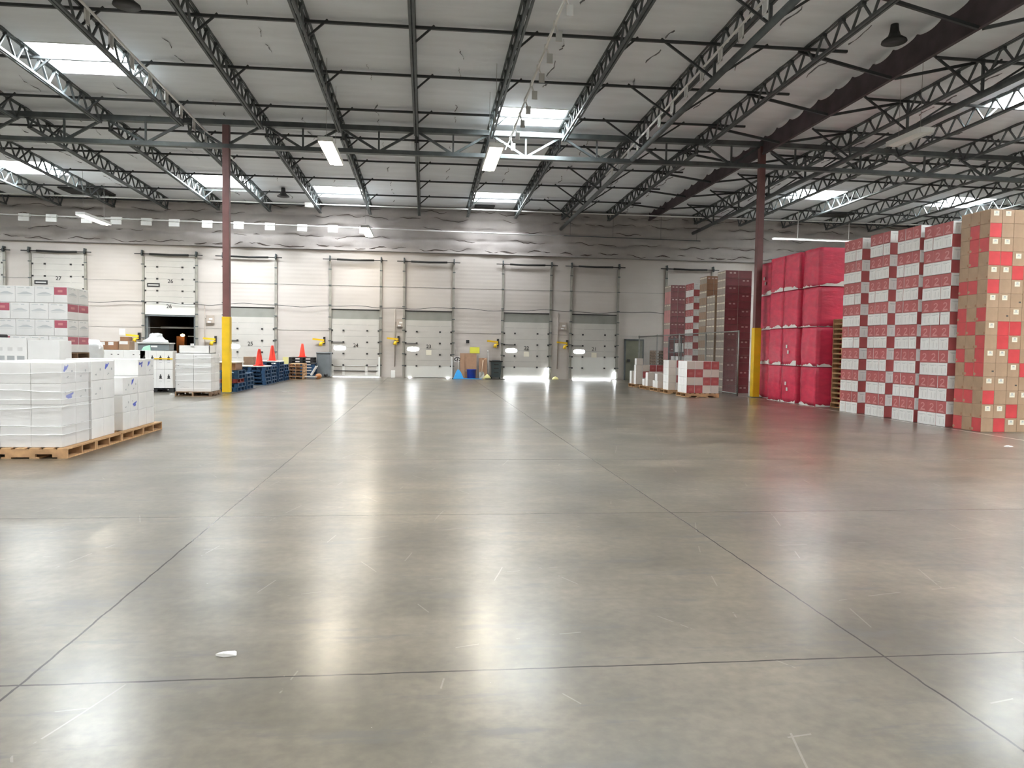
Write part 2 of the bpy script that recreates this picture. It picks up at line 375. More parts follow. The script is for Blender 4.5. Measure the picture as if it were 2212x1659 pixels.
# bridging angles across the joists with a short diagonal brace beside every joist
BY = [12.0+3*k for k in range(9)]+[38.7]
for k, y in enumerate(BY):
    for side, xsj, xa, xb in (('left', lefts, JX[0]-1, 10.35), ('right', rights, 12.75, rights[-1]+1)):
        nm = 'at the dock wall' if y > 38.5 else '%s from the dock wall' % ORD[8-k]
        r = empty('bridging_angle', (0, y, 0), 'thin dark roof bridging line %s of the draft curtain, %s' % (side, nm), 'roof bridging', 'roof bridging lines')
        a = MB()
        pts = [xa] + [x for x in xsj if xa < x < xb] + [xb]
        for p, q in zip(pts, pts[1:]): a.bar((p, 0, zr(p, y)-0.13), (q, 0, zr(q, y)-0.13), 0.07, 0.06, M_BRACE)
        a.build('angle', r)
        if y > 38.5: continue
        for x in xsj:
            d = MB(); d.bar((x, 0, zr(x, y)-0.52), (x+0.50, 0, zr(x, y)-0.065), 0.045, 0.045, M_BRACE); d.build('diagonal_brace', r)
# transverse truss girder
gird = empty('truss_girder', (0, GY, 0), 'dark steel truss girder crossing the hall at the two columns', 'truss')
GX = [x for x in JX if -32 < x < 34]; GX = sorted(GX+[RX])
t = MB(); c = MB()
for p, q in zip(GX, GX[1:]):
    t.bar((p, 0, zr(p, GY)-0.27), (q, 0, zr(q, GY)-0.27), 0.24, 0.16, M_STEEL)
    c.bar((p, 0, zr(p, GY)-1.02), (q, 0, zr(q, GY)-1.02), 0.22, 0.13, M_STEEL)
t.build('top_chord', gird); c.build('bottom_chord', gird)
for p, q in zip(GX, GX[1:]):
    m_ = (p+q)/2; zt_, zb_ = zr(m_, GY)-0.34, zr(m_, GY)-0.97
    d = MB(); d.bar((p+0.06, 0, zr(p, GY)-0.32), (m_-0.06, 0, zb_), 0.075, 0.075, M_STEEL); d.build('web_member', gird)
    d = MB(); d.bar((q-0.06, 0, zr(q, GY)-0.32), (m_+0.06, 0, zb_), 0.075, 0.075, M_STEEL); d.build('web_member', gird)
    d = MB(); d.bar((m_, 0, zt_), (m_, 0, zb_), 0.055, 0.055, M_STEEL); d.build('web_member', gird)
# columns
for x, lab, zs in ((-6.42, 'brown square column with yellow lower sleeve left of centre', 2.47), (RX, 'brown square column with yellow lower sleeve beside the red wrapped pallets', 2.45)):
    r = empty('column', (x, GY, 0), lab, 'column', 'columns')
    b = MB(); b.box(-.105, .105, -.105, .105, zs-0.02, zr(x, GY)-0.20, M_BROWN); b.build('shaft', r, bevel=0.008)
    b = MB(); b.box(-.125, .125, -.125, .125, 0, zs, M_YEL); b.build('protective_sleeve', r, bevel=0.012)
    b = MB(); b.box(-.2, .2, -.2, .2, 0, 0.02, M_STEEL); b.build('base_plate', r)
# draft curtain under the ridge
b = MB()
yy = [11.8+0.1*i for i in range(int((WY-0.3-11.8)/0.1)+1)]
for i, (p, q) in enumerate(zip(yy, yy[1:])):
    def zb_(y): return 8.47 - 0.006*(y-GY)
    def zt_(y): return zr(RX, y)-0.02 - 0.10*abs(math.sin(math.pi*(y-18)/0.9))**0.6
    ox = 0.02*math.sin(p*3.1); oq = 0.02*math.sin(q*3.1)
    b.add([(RX-0.02+ox, p, zb_(p)), (RX-0.02+oq, q, zb_(q)), (RX-0.02+oq, q, zt_(q)), (RX-0.02+ox, p, zt_(p)),
           (RX+0.02+ox, p, zb_(p)), (RX+0.02+oq, q, zb_(q)), (RX+0.02+oq, q, zt_(q)), (RX+0.02+ox, p, zt_(p))], [(0,3,2,1),(4,5,6,7),(0,1,5,4),(3,7,6,2)], M_CURT)
dc = tag(b.build('draft_curtain'), 'long dark brown draft curtain hanging along the roof ridge', 'draft curtain')
b = MB(); b.bar((RX, 11.8, 8.49+0.08), (RX, WY-0.3, 8.49-0.085), 0.10, 0.06, M_CURT); b.build('bottom_rail', dc)
for y in BY[:-1]:
    for sx in (-1, 1):
        b = MB(); b.bar((RX+sx*0.06, y, 8.52), (RX+sx*2.40, y+0.25, zr(RX+sx*2.4, y)-0.09), 0.07, 0.07, M_BRACE); b.build('knee_brace', dc)
# low strut pipes either side of the ridge
for x, lab in ((6.94, 'round steel strut slung below the joists left of the ridge'), (14.04, 'round steel strut slung below the joists right of the ridge')):
    r = empty('strut_pipe', (x, 12, 0), lab, 'strut', 'roof strut pipes')
    zs = lambda y: zr(x, y)-0.97
    b = MB(); b.smooth = True; b.tube([(0, 0, zs(12)), (0, WY-0.15-12, zs(WY-0.15))], 0.085, M_STEEL, 12); b.build('pipe', r)
    for y in BY[1:-1]:
        b = MB(); b.bar((0, y-12, zs(y)), (0, y-12, zr(x, y)-0.08), 0.06, 0.06, M_STEEL); b.build('hanger', r)
        for sx in (-1, 1):
            b = MB(); b.bar((0, y-12+0.03, zs(y)+0.02), (sx*1.35, y-12+0.03, zr(x+sx*1.35, y)-0.06), 0.05, 0.05, M_BRACE); b.build('brace', r)

# side and rear walls
b = MB(); b.box(XL-0.2, XL, YB, WY, 0, 9.6, M_WALL); tag(b.build('wall_left'), 'pale side wall far to the left', 'wall', kind='structure')
b = MB(); b.box(XR, XR+0.2, YB, WY, 0, 9.6, M_WALL); tag(b.build('wall_right'), 'pale side wall far to the right', 'wall', kind='structure')
b = MB(); b.box(XL, XR, YB-0.2, YB, 0, 10.4, M_WALL); tag(b.build('wall_rear'), 'pale wall behind the viewer', 'wall', kind='structure')
# dock wall with an opening at the raised doors
DOORS = [(-21.4, 27, 'up'), (-17.72, 27, 'up'), (-12.53, 26, 'up'), (-8.72, 25, 'down'), (-3.53, 24, 'down'), (0.16, 23, 'down'), (5.23, 22, 'down'), (8.83, 21, 'down'), (13.95, 20, 'down')]
DOORS[0] = (-21.4, 28, 'up')
b = MB(); HW = 1.22
cuts = [x for x, _, s in DOORS if s == 'up']
e = XL
for x in cuts: b.box(e, x-HW, WY, WY+0.25, 0, 3.43, M_WALL); e = x+HW
b.box(e, XR, WY, WY+0.25, 0, 3.43, M_WALL); b.box(XL, XR, WY, WY+0.25, 3.43, 9.4, M_WALL)
wb = tag(b.build('wall_back'), 'pale panelled dock wall at the far end', 'wall', kind='structure')
for z, h in ((4.62, 0.018), (2.33, 0.014)):
    b = MB(); b.box(-24, 24, WY-0.012, WY-0.001, z, z+h, M_GALV); b.build('panel_joint', wb)
# draped insulation on the upper wall
def wins():
    b = MB(); b.smooth = True; r_ = random.Random(5)
    X0, n = -30.0, 430; dx = 0.15; zl = [6.40, 6.44, 6.52, 6.62, 6.74, 6.88, 7.0, 7.06, 7.12, 7.2, 7.32, 7.45, 7.55, 7.61, 7.67, 7.76, 7.9, 8.03, 8.09, 8.15, 8.24, 8.38, 8.5, 8.62, 8.78]
    seams = (6.56, 7.06, 7.61, 8.09, 8.5); ph = [[r_.uniform(0, 6.28) for _ in range(6)] for _ in seams]
    def sag(x, si): return 0.05*math.sin(x*1.7+ph[si][0])+0.04*math.sin(x*3.9+ph[si][1])+0.03*math.sin(x*7.3+ph[si][2])
    for z in zl:
        for i in range(n+1):
            x = X0+dx*i; d = 0.0; zo = 0.0
            for si, s in enumerate(seams):
                w_ = math.exp(-((z-s)/0.055)**2); d += 0.12*w_*(0.35+0.65*abs(math.sin(x*2.6+ph[si][3]))*(0.5+0.5*math.sin(x*5.3+ph[si][4]))); zo += w_*sag(x, si)
            p = 0.115+0.035*math.sin(x*2.1+z*3)*math.sin(z*9)+0.02*math.sin(x*6.1-z*11)*math.sin(x*1.3)+0.014*r_.random()
            b.v.append((x, WY-0.03-max(0.01, p-d), z+zo*(1 if z > 6.45 else 0)))
    k = b.mi(M_WINS)
    for j in range(len(zl)-1):
        for i in range(n): b.f.append([j*(n+1)+i, j*(n+1)+i+1, (j+1)*(n+1)+i+1, (j+1)*(n+1)+i]); b.m.append(k)
    o = b.build('insulation', wb)
    b = MB()
    for si, s in enumerate(seams):
        x = -26.0
        while x < 26:
            L_ = r_.uniform(0.3, 1.8)
            if r_.random() < (0.92, 0.55, 0.6, 0.6, 0.7)[si]:
                m_ = max(2, int(L_/0.12)); th = r_.uniform(0.004, 0.018)*(2.0 if si == 0 else 1)
                P = []
                for i in range(m_+1):
                    xx = x+L_*i/m_; f = math.sin(math.pi*i/m_); P.append((xx, s+sag(xx, si)+r_.uniform(-.015, .015), th*f+0.004))
                for p, q in zip(P, P[1:]):
                    yv = WY-0.145
                    b.add([(p[0], yv, p[1]-p[2]), (q[0], yv, q[1]-q[2]), (q[0], yv-.02, q[1]+q[2]), (p[0], yv-.02, p[1]+p[2])], [(0,1,2,3)], M_TEAR)
            x += L_+r_.uniform(0.05, 0.7)
    b.build('torn_facing', wb)
    b = MB(); b.box(-26, 26, WY-0.10, WY-0.002, 6.385, 6.42, M_GALV); b.build('insulation_ledge', wb)
wins()

# ---------------------------------------------------------------- dock doors
def text_mesh(txt, size, m, name='text'):
    cu = bpy.data.curves.new(name, 'FONT'); cu.body = txt; cu.size = size; cu.align_x = 'CENTER'; cu.align_y = 'CENTER'; cu.extrude = 0.004
    o = bpy.data.objects.new(name, cu); COL.objects.link(o)
    dg = bpy.context.evaluated_depsgraph_get(); me = bpy.data.meshes.new_from_object(o.evaluated_get(dg))
    bpy.data.objects.remove(o); bpy.data.curves.remove(cu)
    me.transform(Matrix.Rotation(math.pi/2, 4, 'X')); me.materials.clear(); me.materials.append(m); return me
SEC = 0.585
def dock_door(idx, x, num, state):
    names = {'up': 'raised', 'down': 'closed'}
    r = empty('door_%d' % idx, (x, WY, 0), '%s white sectional dock door numbered %d' % (names[state], num), 'dock door', kind='structure')
    hw = 1.18; y0 = -0.075
    base = 0.0 if state == 'down' else 2.98
    if state == 'up': base = 2.98
    for s in range(5):
        z0 = base+s*SEC+(0.03 if state == 'down' else 0); z1 = z0+SEC-0.006
        new = (state == 'up' and s == 0) or (num in (23, 22) and s == 0) or (num == 21 and s < 2)
        m = M_DOORW if new else M_DOOR
        b = MB(); b.box(-hw, hw, y0, y0+0.045, z0, z1, m)
        for sx in (-hw+0.03, -0.55*hw+0.05, 0.50*hw, hw-0.03):
            b.box(sx-0.035, sx+0.035, y0-0.006, y0, z0, z1, m)
        b.box(-hw, hw, y0-0.004, y0, z0+SEC*0.48, z0+SEC*0.5, M_GALV if not new else m)
        sec = b.build('door_section', r)
        if s > 0:
            h = MB()
            for sx in (-hw+0.02, -0.55*hw+0.05, 0.50*hw, hw-0.02): h.box(sx-0.045, sx+0.045, y0-0.03, y0, z0-0.045, z0+0.035, M_INK)
            h.build('hinge', sec)
    if num == 24:
        b = MB(); fr = M_DOORW; z0, z1 = 0.03, 0.60
        for a in (-hw, -0.55*hw, 0.42*hw, hw-0.12): b.box(a, a+0.12, y0-0.02, y0, z0, z1, fr)
        b.box(-hw, hw, y0-0.02, y0, z1-0.04, z1, fr); b.box(-hw, hw, y0-0.03, y0, 0.02, 0.10, fr)
        b.box(-hw+0.1, 0.40*hw, y0-0.03, y0-0.01, 0.30, 0.33, M_INK); b.box(0.55*hw, hw-0.05, y0-0.03, y0-0.01, 0.31, 0.34, M_INK)
        b.build('bottom_frame', r)
    # oval window
    wz = 1.47 if state == 'down' else 4.42
    b = MB(); b.smooth = False; n = 28; ww, hh = 0.30, 0.105
    pr = []
    for i in range(n):
        t = 2*math.pi*i/n; c_, s_ = math.cos(t), math.sin(t)
        pr.append((-hw+0.40+ww*math.copysign(abs(c_)**0.6, c_), hh*math.copysign(abs(s_)**0.75, s_)))
    if state == 'down' and num != 20:
        b.add([(p[0], y0-0.008, wz+p[1]) for p in pr]+[(p[0], y0+0.0, wz+p[1]) for p in pr], [tuple(range(n))]+[(i, i+n, (i+1) % n+n, (i+1) % n) for i in range(n)], M_DAY)
        b.build('window_lite', r)
    else:
        b.box(-hw+0.10, -hw+0.70, y0-0.012, y0, wz-0.10, wz+0.10, M_INK); b.box(-hw+0.16, -hw+0.64, y0-0.016, y0-0.01, wz-0.03, wz+0.03, M_LGREY); b.build('window_lite', r)
    # number
    nm = bpy.data.objects.new('door_number', text_mesh('%d' % num, 0.27, M_INK)); COL.objects.link(nm); nm.parent = r
    nm.location = (0.02, y0-0.012, 1.61 if state == 'down' else 4.62)
    if state == 'up':
        n2 = bpy.data.objects.new('door_number', nm.data); COL.objects.link(n2); n2.parent = r; n2.location = (-0.05, y0-0.012, 3.38)
    if state == 'down' and num in (23, 22, 21):
        b = MB(); b.box(-0.12, 0.16, y0-0.008, y0, 1.17, 1.43, M_LBL); b.build('paper_notice', r)
    # tracks, torsion shaft
    for sx in (-1, 1):
        b = MB(); b.box(sx*1.27-0.04, sx*1.27+0.04, -0.11, -0.02, 0.05, 6.02, M_TRACK); b.box(sx*1.215-0.012, sx*1.215+0.012, -0.125, -0.03, 0.05, 5.8, M_TRACK)
        for z in (0.6, 1.2, 1.8, 2.4, 3.0, 3.6, 4.6, 5.4): b.box(sx*1.27-0.07, sx*1.27+0.07, -0.14, -0.125, z, z+0.05, M_STEEL)
        b.build('track', r)
        b = MB(); b.smooth = True
        b.tube([(sx*1.27-0.03, -0.2, 5.92), (sx*1.27+0.03, -0.2, 5.92)], 0.10, M_STEEL, 14); b.box(sx*1.27-0.03, sx*1.27+0.03, -0.24, -0.01, 5.85, 6.10, M_STEEL); b.build('cable_drum', r)
    b = MB(); b.smooth = True; b.tube([(-1.62, -0.2, 5.92), (1.58, -0.2, 5.92)], 0.022, M_BLACK, 8); b.build('torsion_shaft', r)
    b = MB(); b.smooth = True; b.tube([(-0.92, -0.2, 5.92), (0, -0.2, 5.90), (0.92, -0.2, 5.92)], 0.05, M_BLACK, 10); b.build('torsion_spring', r)
    if state == 'down':
        b = MB(); b.box(-1.22, 1.22, -0.045, -0.015, 2.95, 3.42, M_RECESS); b.box(-1.24, 1.24, -0.06, -0.01, 3.40, 3.45, M_BLACK); b.build('header_panel', r)  # flat grey panel in place of the shaded recess over the door
        b = MB(); b.box(-hw, -0.5*hw, y0-0.05, y0-0.02, 1.755, 1.785, M_INK); b.build('lift_bar', r)
        b = MB(); b.box(1.16, 1.25, -0.15, -0.02, 0.02, {24: 1.05, 23: 1.10, 22: 0.30, 21: 0.12}.get(num, 0.8), M_WHITEP); b.build('side_seal', r)
        g = MB()
        if num == 22: g.box(-1.14, 1.2, -0.10, -0.06, 0.004, 0.095, M_DAY); g.box(1.12, 1.20, -0.155, -0.12, 0.09, 0.60, M_DAY)
        elif num == 21: g.box(-1.1, 0.95, -0.10, -0.06, 0.004, 0.05, M_DAY); g.box(1.13, 1.2, -0.155, -0.12, 0.05, 0.40, M_DAY)
        elif num == 24: g.box(-1.1, 1.2, -0.10, -0.06, 0.004, 0.03, M_DAY)
        elif num == 23: g.box(-1.0, -0.85, -0.10, -0.06, 0.004, 0.03, M_DAY); g.box(0.95, 1.08, -0.10, -0.06, 0.004, 0.035, M_DAY)
        if g.f: g.build('daylight_gap', r)
    else:
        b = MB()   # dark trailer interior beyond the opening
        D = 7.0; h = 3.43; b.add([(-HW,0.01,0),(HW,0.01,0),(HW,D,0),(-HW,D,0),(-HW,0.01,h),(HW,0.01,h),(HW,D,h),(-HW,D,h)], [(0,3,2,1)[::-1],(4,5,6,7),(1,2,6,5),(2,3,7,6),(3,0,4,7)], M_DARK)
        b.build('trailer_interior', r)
        b = MB(); b.box(-HW, HW, -0.05, 0.10, 2.90, 2.985, M_GREYP); b.build('bottom_seal', r)
        for sx in (-1, 1):
            b = MB(); b.box(sx*1.16-0.07, sx*1.16+0.07, 0.02, 0.35, 0, 2.93, M_GREYP); b.build('side_seal', r)
        if num == 26:
            b = MB(); b.box(-0.95, 1.05, 1.4, 1.5, 2.33, 2.42, M_LGREY); b.build('trailer_rail', r)
            b = MB(); b.box(-0.52, -0.12, 2.5, 2.9, 0.0, 1.95, M_ORNG); b.build('lit_cargo', r)
            b = MB(); b.smooth = True; b.lathe([(0.01,-0.08),(0.09,-0.05),(0.11,0),(0.09,0.05),(0.01,0.08)], M_SHINE, 16, -0.12, 2.2, 2.0); b.build('work_lamp', r)
            b = MB(); b.box(0.15, 0.45, 2.2, 2.3, 1.92, 1.98, M_WHITEP); b.build('trailer_fitting', r)
for i, (x, num, st) in enumerate(DOORS): dock_door(i+1, x, num, st)
# man door near the right end of the wall
r = empty('door_10', (11.02, WY, 0), 'dull green steel walk door in the dock wall near the fence', 'door', kind='structure')
b = MB(); b.box(-.45, .45, -.06, -.01, 0.0, 2.1, M_GREEN); b.build('door_leaf', r)
b = MB(); b.box(-.53, -.45, -.08, -.005, 0, 2.18, M_STEEL); b.box(.45, .53, -.08, -.005, 0, 2.18, M_STEEL); b.box(-.53, .53, -.08, -.005, 2.1, 2.18, M_STEEL); b.build('door_frame', r)
b = MB(); b.box(-.36, -.22, -.12, -.06, 0.98, 1.1, M_INK); b.build('door_handle', r)

# wall cable
pts = []; x = -20.0
while x < 14: pts.append((x, WY-0.03-0.14, 3.56+0.045*math.sin(x*1.25)-0.06*math.exp(-((x+10.7)/0.5)**2)+0.02*math.sin(x*3.3))); x += 0.25
b = MB(); b.smooth = True; b.tube(pts, 0.014, M_BLACK, 6); tag(b.build('wall_cable'), 'black cable sagging along the dock wall over the doors', 'cable')
# dock lights on swing arms
for x, z, lab in ((-14.26, 1.85, 'yellow dock light arm left of the open dock door'), (-10.63, 1.75, 'yellow dock light arm right of the open dock door'), (-5.33, 1.80, 'yellow dock light arm left of door 24'),
                  (-1.62, 1.91, 'yellow dock light arm between doors 24 and 23'), (3.5, 1.85, 'yellow dock light arm left of door 22'), (7.15, 1.85, 'yellow dock light arm between doors 22 and 21')):
    r = empty('dock_light', (x+0.1, WY, z), lab, 'dock light', 'dock lights')
    b = MB(); b.box(0.10, 0.20, -0.10, -0.001, -0.14, 0.22, M_BLACK); b.build('wall_bracket', r)
    b = MB(); b.bar((0.15, -0.10, 0.05), (-0.42, -0.18, 0.10), 0.05, 0.09, M_YEL); b.bar((0.15, -0.12, -0.05), (0.0, -0.25, -0.08), 0.05, 0.07, M_YEL); b.build('swing_arm', r)
    b = MB(); b.smooth = True; b.tube([(0.02, -0.24, -0.05), (-0.02, -0.24, -0.24)], 0.06, M_YEL, 12, 0.10); b.build('lamp_head', r)
# control boxes and conduit between doors
for x, lab in ((-10.8, 'small grey control box right of the open dock door'), (-1.45, 'small grey control box between doors 24 and 23'), (7.0, 'small grey control box between doors 22 and 21')):
    r = empty('control_box', (x, WY, 2.75), lab, 'control box', 'dock control boxes')
    b = MB(); b.box(-.02, .36, -.10, -.001, -.15, .25, M_CGREY); b.build('housing', r, bevel=0.01)
    b = MB(); b.box(.05, .20, -.105, -.10, -.12, -.06, M_WHITEP); b.box(.12, .28, -.105, -.10, .02, .1, M_WHITEP); b.build('label_plate', r)
    b = MB(); b.smooth = True; b.tube([(-.10, -.04, 0.75), (-.10, -.04, -2.2)], 0.022, M_CGREY, 8); b.tube([(-.10, -.04, .1), (0, -.04, .1)], 0.018, M_CGREY, 8); b.build('conduit', r)
b = MB(); b.box(2.10, 2.26, WY-.08, WY-.001, 1.82, 1.98, M_INK); tag(b.build('outlet_box'), 'small black outlet box on the wall right of door 23', 'outlet box')
b = MB(); b.box(2.30, 2.80, WY-.012, WY-.001, 1.30, 1.62, M_YSIGN); tag(b.build('wall_sign'), 'plain yellow sign on the dock wall above the cardboard sheets', 'sign')
r = empty('oval_sign', (1.66, WY, 0.98), 'white wall sign with black oval mark beside the cardboard', 'sign')
b = MB(); b.box(-.19, .19, -.01, -.001, -.14, .14, M_WHITEP); b.build('board', r)
b = MB(); n = 24
for i in range(n):
    a, c2 = 2*math.pi*i/n, 2*math.pi*(i+1)/n
    b.add([(0.17*math.cos(a), -.014, 0.11*math.sin(a)), (0.17*math.cos(c2), -.014, 0.11*math.sin(c2)), (0.12*math.cos(c2), -.014, 0.07*math.sin(c2)), (0.12*math.cos(a), -.014, 0.07*math.sin(a))], [(0,1,2,3)], M_INK)
b.box(-.02, .05, -.014, -.010, -.05, .05, M_INK); b.build('oval_mark', r)
b = MB(); b.box(-16.1+1.15, -16.1+1.42, WY-.012, WY-.001, 1.95, 2.25, M_WHITEP); tag(b.build('wall_notice'), 'blank white notice on the wall left of the open door', 'notice')

# ---------------------------------------------------------------- ceiling things
def fixture(x, y0, y1, z, label, lit=True):
    r = empty('light_fixture', (x, (y0+y1)/2, z), label, 'ceiling light', 'suspended light fixtures'); h = (y1-y0)/2
    b = MB(); b.box(-.19, .19, -h-.03, h+.03, 0.0, 0.07, M_WHITEP)
    for q in (-1, 1): b.box(q*.185-.008, q*.185+.008, -h-.03, h+.03, -.055, 0, M_WHITEP); b.box(-.19, .19, q*(h+.022)-.008, q*(h+.022)+.008, -.055, 0, M_WHITEP)
    b.build('housing', r)
    b = MB(); b.smooth = True; n = 8
    for i in range(n+1):
        t = math.pi*i/n; xx = -0.15*math.cos(t); zz_ = -0.07*math.sin(t)
        b.v += [(xx, -h+.02, zz_), (xx, h-.02, zz_)]
    mm = M_TUBE if lit else M_WHITEP; k = b.mi(mm)
    for i in range(n): b.f.append([2*i, 2*i+1, 2*i+3, 2*i+2]); b.m.append(k)
    b.f.append([2*i for i in range(n+1)]); b.m.append(k); b.f.append([2*i+1 for i in range(n+1)][::-1]); b.m.append(k); b.build('lens', r)
    for s in (-1, 1):
        b = MB(); yy = s*(h-0.25); b.tube([(0, yy, 0.07), (0, yy, zr(x, (y0+y1)/2+yy)-z-0.02)], 0.006, M_GALV, 5); b.build('hanger_wire', r)
fixture(-2.62, 20.1, 22.6, 6.9, 'lit fluorescent fixture left of centre in front of the truss')
fixture(1.80, 19.9, 22.5, 6.9, 'lit fluorescent fixture right of centre below a skylight')
fixture(-14.3, 33.4, 36.0, 6.9, 'lit fluorescent fixture at far left above the white reflector line')
fixture(-2.72, 34.3, 37.0, 6.9, 'lit fluorescent fixture close to the dock wall above door 24')
fixture(12.7, 18.2, 19.6, 7.35, 'unlit white fixture hanging at right of the ridge', lit=False)
for x, y in ((-14.3, 19), (-2.6, 7), (-2.6, -6), (9, 3), (-14.3, 5), (22, 6), (20, 20), (9, -10)):
    fixture(x, y-1.25, y+1.25, 6.9, 'lit fluorescent fixture outside the picture at %s%s' % ('the left' if x < -5 else ('the right' if x > 12 else 'the middle'), ' behind the viewer' if y < 1 else ''))

def reflector_line(pts, spots, axis, label, style):
    o = Vector(pts[0]); r = empty('reflector_line', tuple(o), label, 'hanging line', 'white hanging reflector lines')
    b = MB(); b.smooth = True; b.tube([Vector(p)-o for p in pts], 0.030, M_WHITEP, 8); b.build('pipe', r)
    p0, p1 = Vector(pts[0]), Vector(pts[-1])
    for s in spots:
        q = p0.lerp(p1, s)-o; b = MB()
        if style == 'plate':
            if axis == 'x':
                b.box(q.x-.23, q.x+.23, q.y-.10, q.y+.06, q.z-.06, q.z+.06, M_WHITEP); b.box(q.x-.23, q.x+.23, q.y-.12, q.y-.04, q.z-.28, q.z-.09, M_WHITEP); b.box(q.x-.02, q.x+.02, q.y-.05, q.y-.04, q.z-.1, q.z-.04, M_WHITEP)
            else:
                for (a0, a1, c0, c1) in ((-.13, .13, -.05, 0), (-.13, .13, -.34, -.29), (-.13, -.08, -.34, 0), (.08, .13, -.34, 0)):
                    b.box(q.x-.02, q.x-.005, q.y+a0, q.y+a1, q.z+c0, q.z+c1, M_WHITEP)
                b.box(q.x-.016, q.x-.010, q.y-.08, q.y+.08, q.z-.29, q.z-.05, M_LGREY)
        else:
            for sx in (-1, 1): b.bar((q.x, q.y, q.z), (q.x+0.16*sx, q.y+0.05, q.z-0.34), 0.03, 0.03, M_WHITEP)
            b.box(q.x+.02, q.x+.16, q.y-.01, q.y+.01, q.z-.36, q.z-.14, M_LGREY); b.box(q.x-.04, q.x+.04, q.y-.04, q.y+.04, q.z-.02, q.z+.06, M_WHITEP)
        b.build('reflector_plate', r)
reflector_line([(2.72, 12.5, zr(2.7, 12.5)-0.6), (2.70, 25.2, zr(2.7, 25)-0.6)], [0.02+0.095*i for i in range(11)], 'y', 'white pipe with hanging plates over the middle of the floor', 'vee')
reflector_line([(-7.15, 13, zr(-7, 13)-0.5), (-7.05, 29, zr(-7, 29)-0.55)], [0.03+0.075*i for i in range(13)], 'y', 'white pipe with square plates beside a joist at upper left', 'plate')
reflector_line([(6.66, 13, zr(6.7, 13)-0.6), (6.92, 29, zr(6.9, 29)-0.6)], [0.03+0.075*i for i in range(13)], 'y', 'white pipe with square plates beside the strut at right of centre', 'plate')
reflector_line([(-21, 37.5, 7.42), (6.8, 37.5, 7.27)], [(x+21)/27.8 for x in (-18.5, -17.3, -15.75, -14.45, -13.1, -11.85, -10.35, -8.9, -7.45, -5.95, -4.5, -3.0)], 'x', 'white pipe with reflector plates running along the dock wall', 'plate')
b = MB(); b.smooth = True; b.tube([(-24, 37.0, 8.24), (30, 37.0, 8.40)], 0.03, M_WHITEP, 8); sp = tag(b.build('sprinkler_pipe'), 'thin white sprinkler pipe across the hall just before the dock wall', 'pipe')
b = MB(); b.box(-5.75, -5.35, 36.92, 37.08, 8.14, 8.36, M_WHITEP); b.build('junction_box', sp)
b = MB(); b.smooth = True; b.tube([(6.9, 37.6, 7.30), (14, 37.6, 7.26)], 0.02, M_STEEL, 8)
for x in (7.2, 9.4, 11.9, 13.8): b.tube([(x, 37.6, 7.28), (x, 37.6, zr(x, 37.6)-0.02)], 0.008, M_STEEL, 5)
tag(b.build('hung_conduit'), 'dark conduit continuing right from the white reflector line', 'pipe')
r = empty('strip_light', (19.8, 36.6, 7.35), 'long white strip light hung by two rods right of the right column', 'strip light')
b = MB(); b.box(-2.4, 2.4, -.06, .06, 0, 0.06, M_WHITEP); b.build('housing', r)
b = MB(); b.box(-2.38, 2.38, -.05, .05, -0.03, 0, mat('strip_lens', (1, 1, 1), 0.4, emit=(1, 0.97, 0.95), estr=1.2)); b.build('lens', r)
for s in (-1.05, 1.7):
    b = MB(); b.tube([(s, 0, 0.09), (s, 0, zr(19.8+s, 36.6)-7.35)], 0.02, M_LGREY, 6); b.build('rod', r)
VL = ('dark bell-shaped roof vent at upper left', 'dark bell-shaped roof vent left of centre near the dock wall', 'dark bell-shaped roof vent beside the draft curtain')
for (x, y), l in zip(((-6.35, 17.1), (-6.5, 35.6), (10.75, 16.7)), VL):
    z = zr(x, y); b = MB(); b.smooth = True
    b.lathe([(0.04, 0.0), (0.085, 0.0), (0.10, -0.16), (0.14, -0.28), (0.27, -0.38), (0.28, -0.42), (0.08, -0.42)][::-1], M_BLACK, 20, x, y, z)
    rv = tag(b.build('roof_vent'), l, 'roof vent', 'bell-shaped roof vents')
for (x, y, sx, sy_), l in zip(((-15.7, 37.4, 1.0, .7), (2.9, 38.2, .5, .3), (20.9, 37.0, .8, .5)), ('dark roof hatch at far left near the dock wall', 'small dark roof hatch under the far skylight right of centre', 'dark roof hatch right of the right column')):
    z = zr(x, y); b = MB(); b.box(x-sx, x+sx, y-sy_, y+sy_, z-0.10, z-0.02, M_BLACK); tag(b.build('roof_hatch', bevel=0.02), l, 'roof hatch', 'roof hatches')


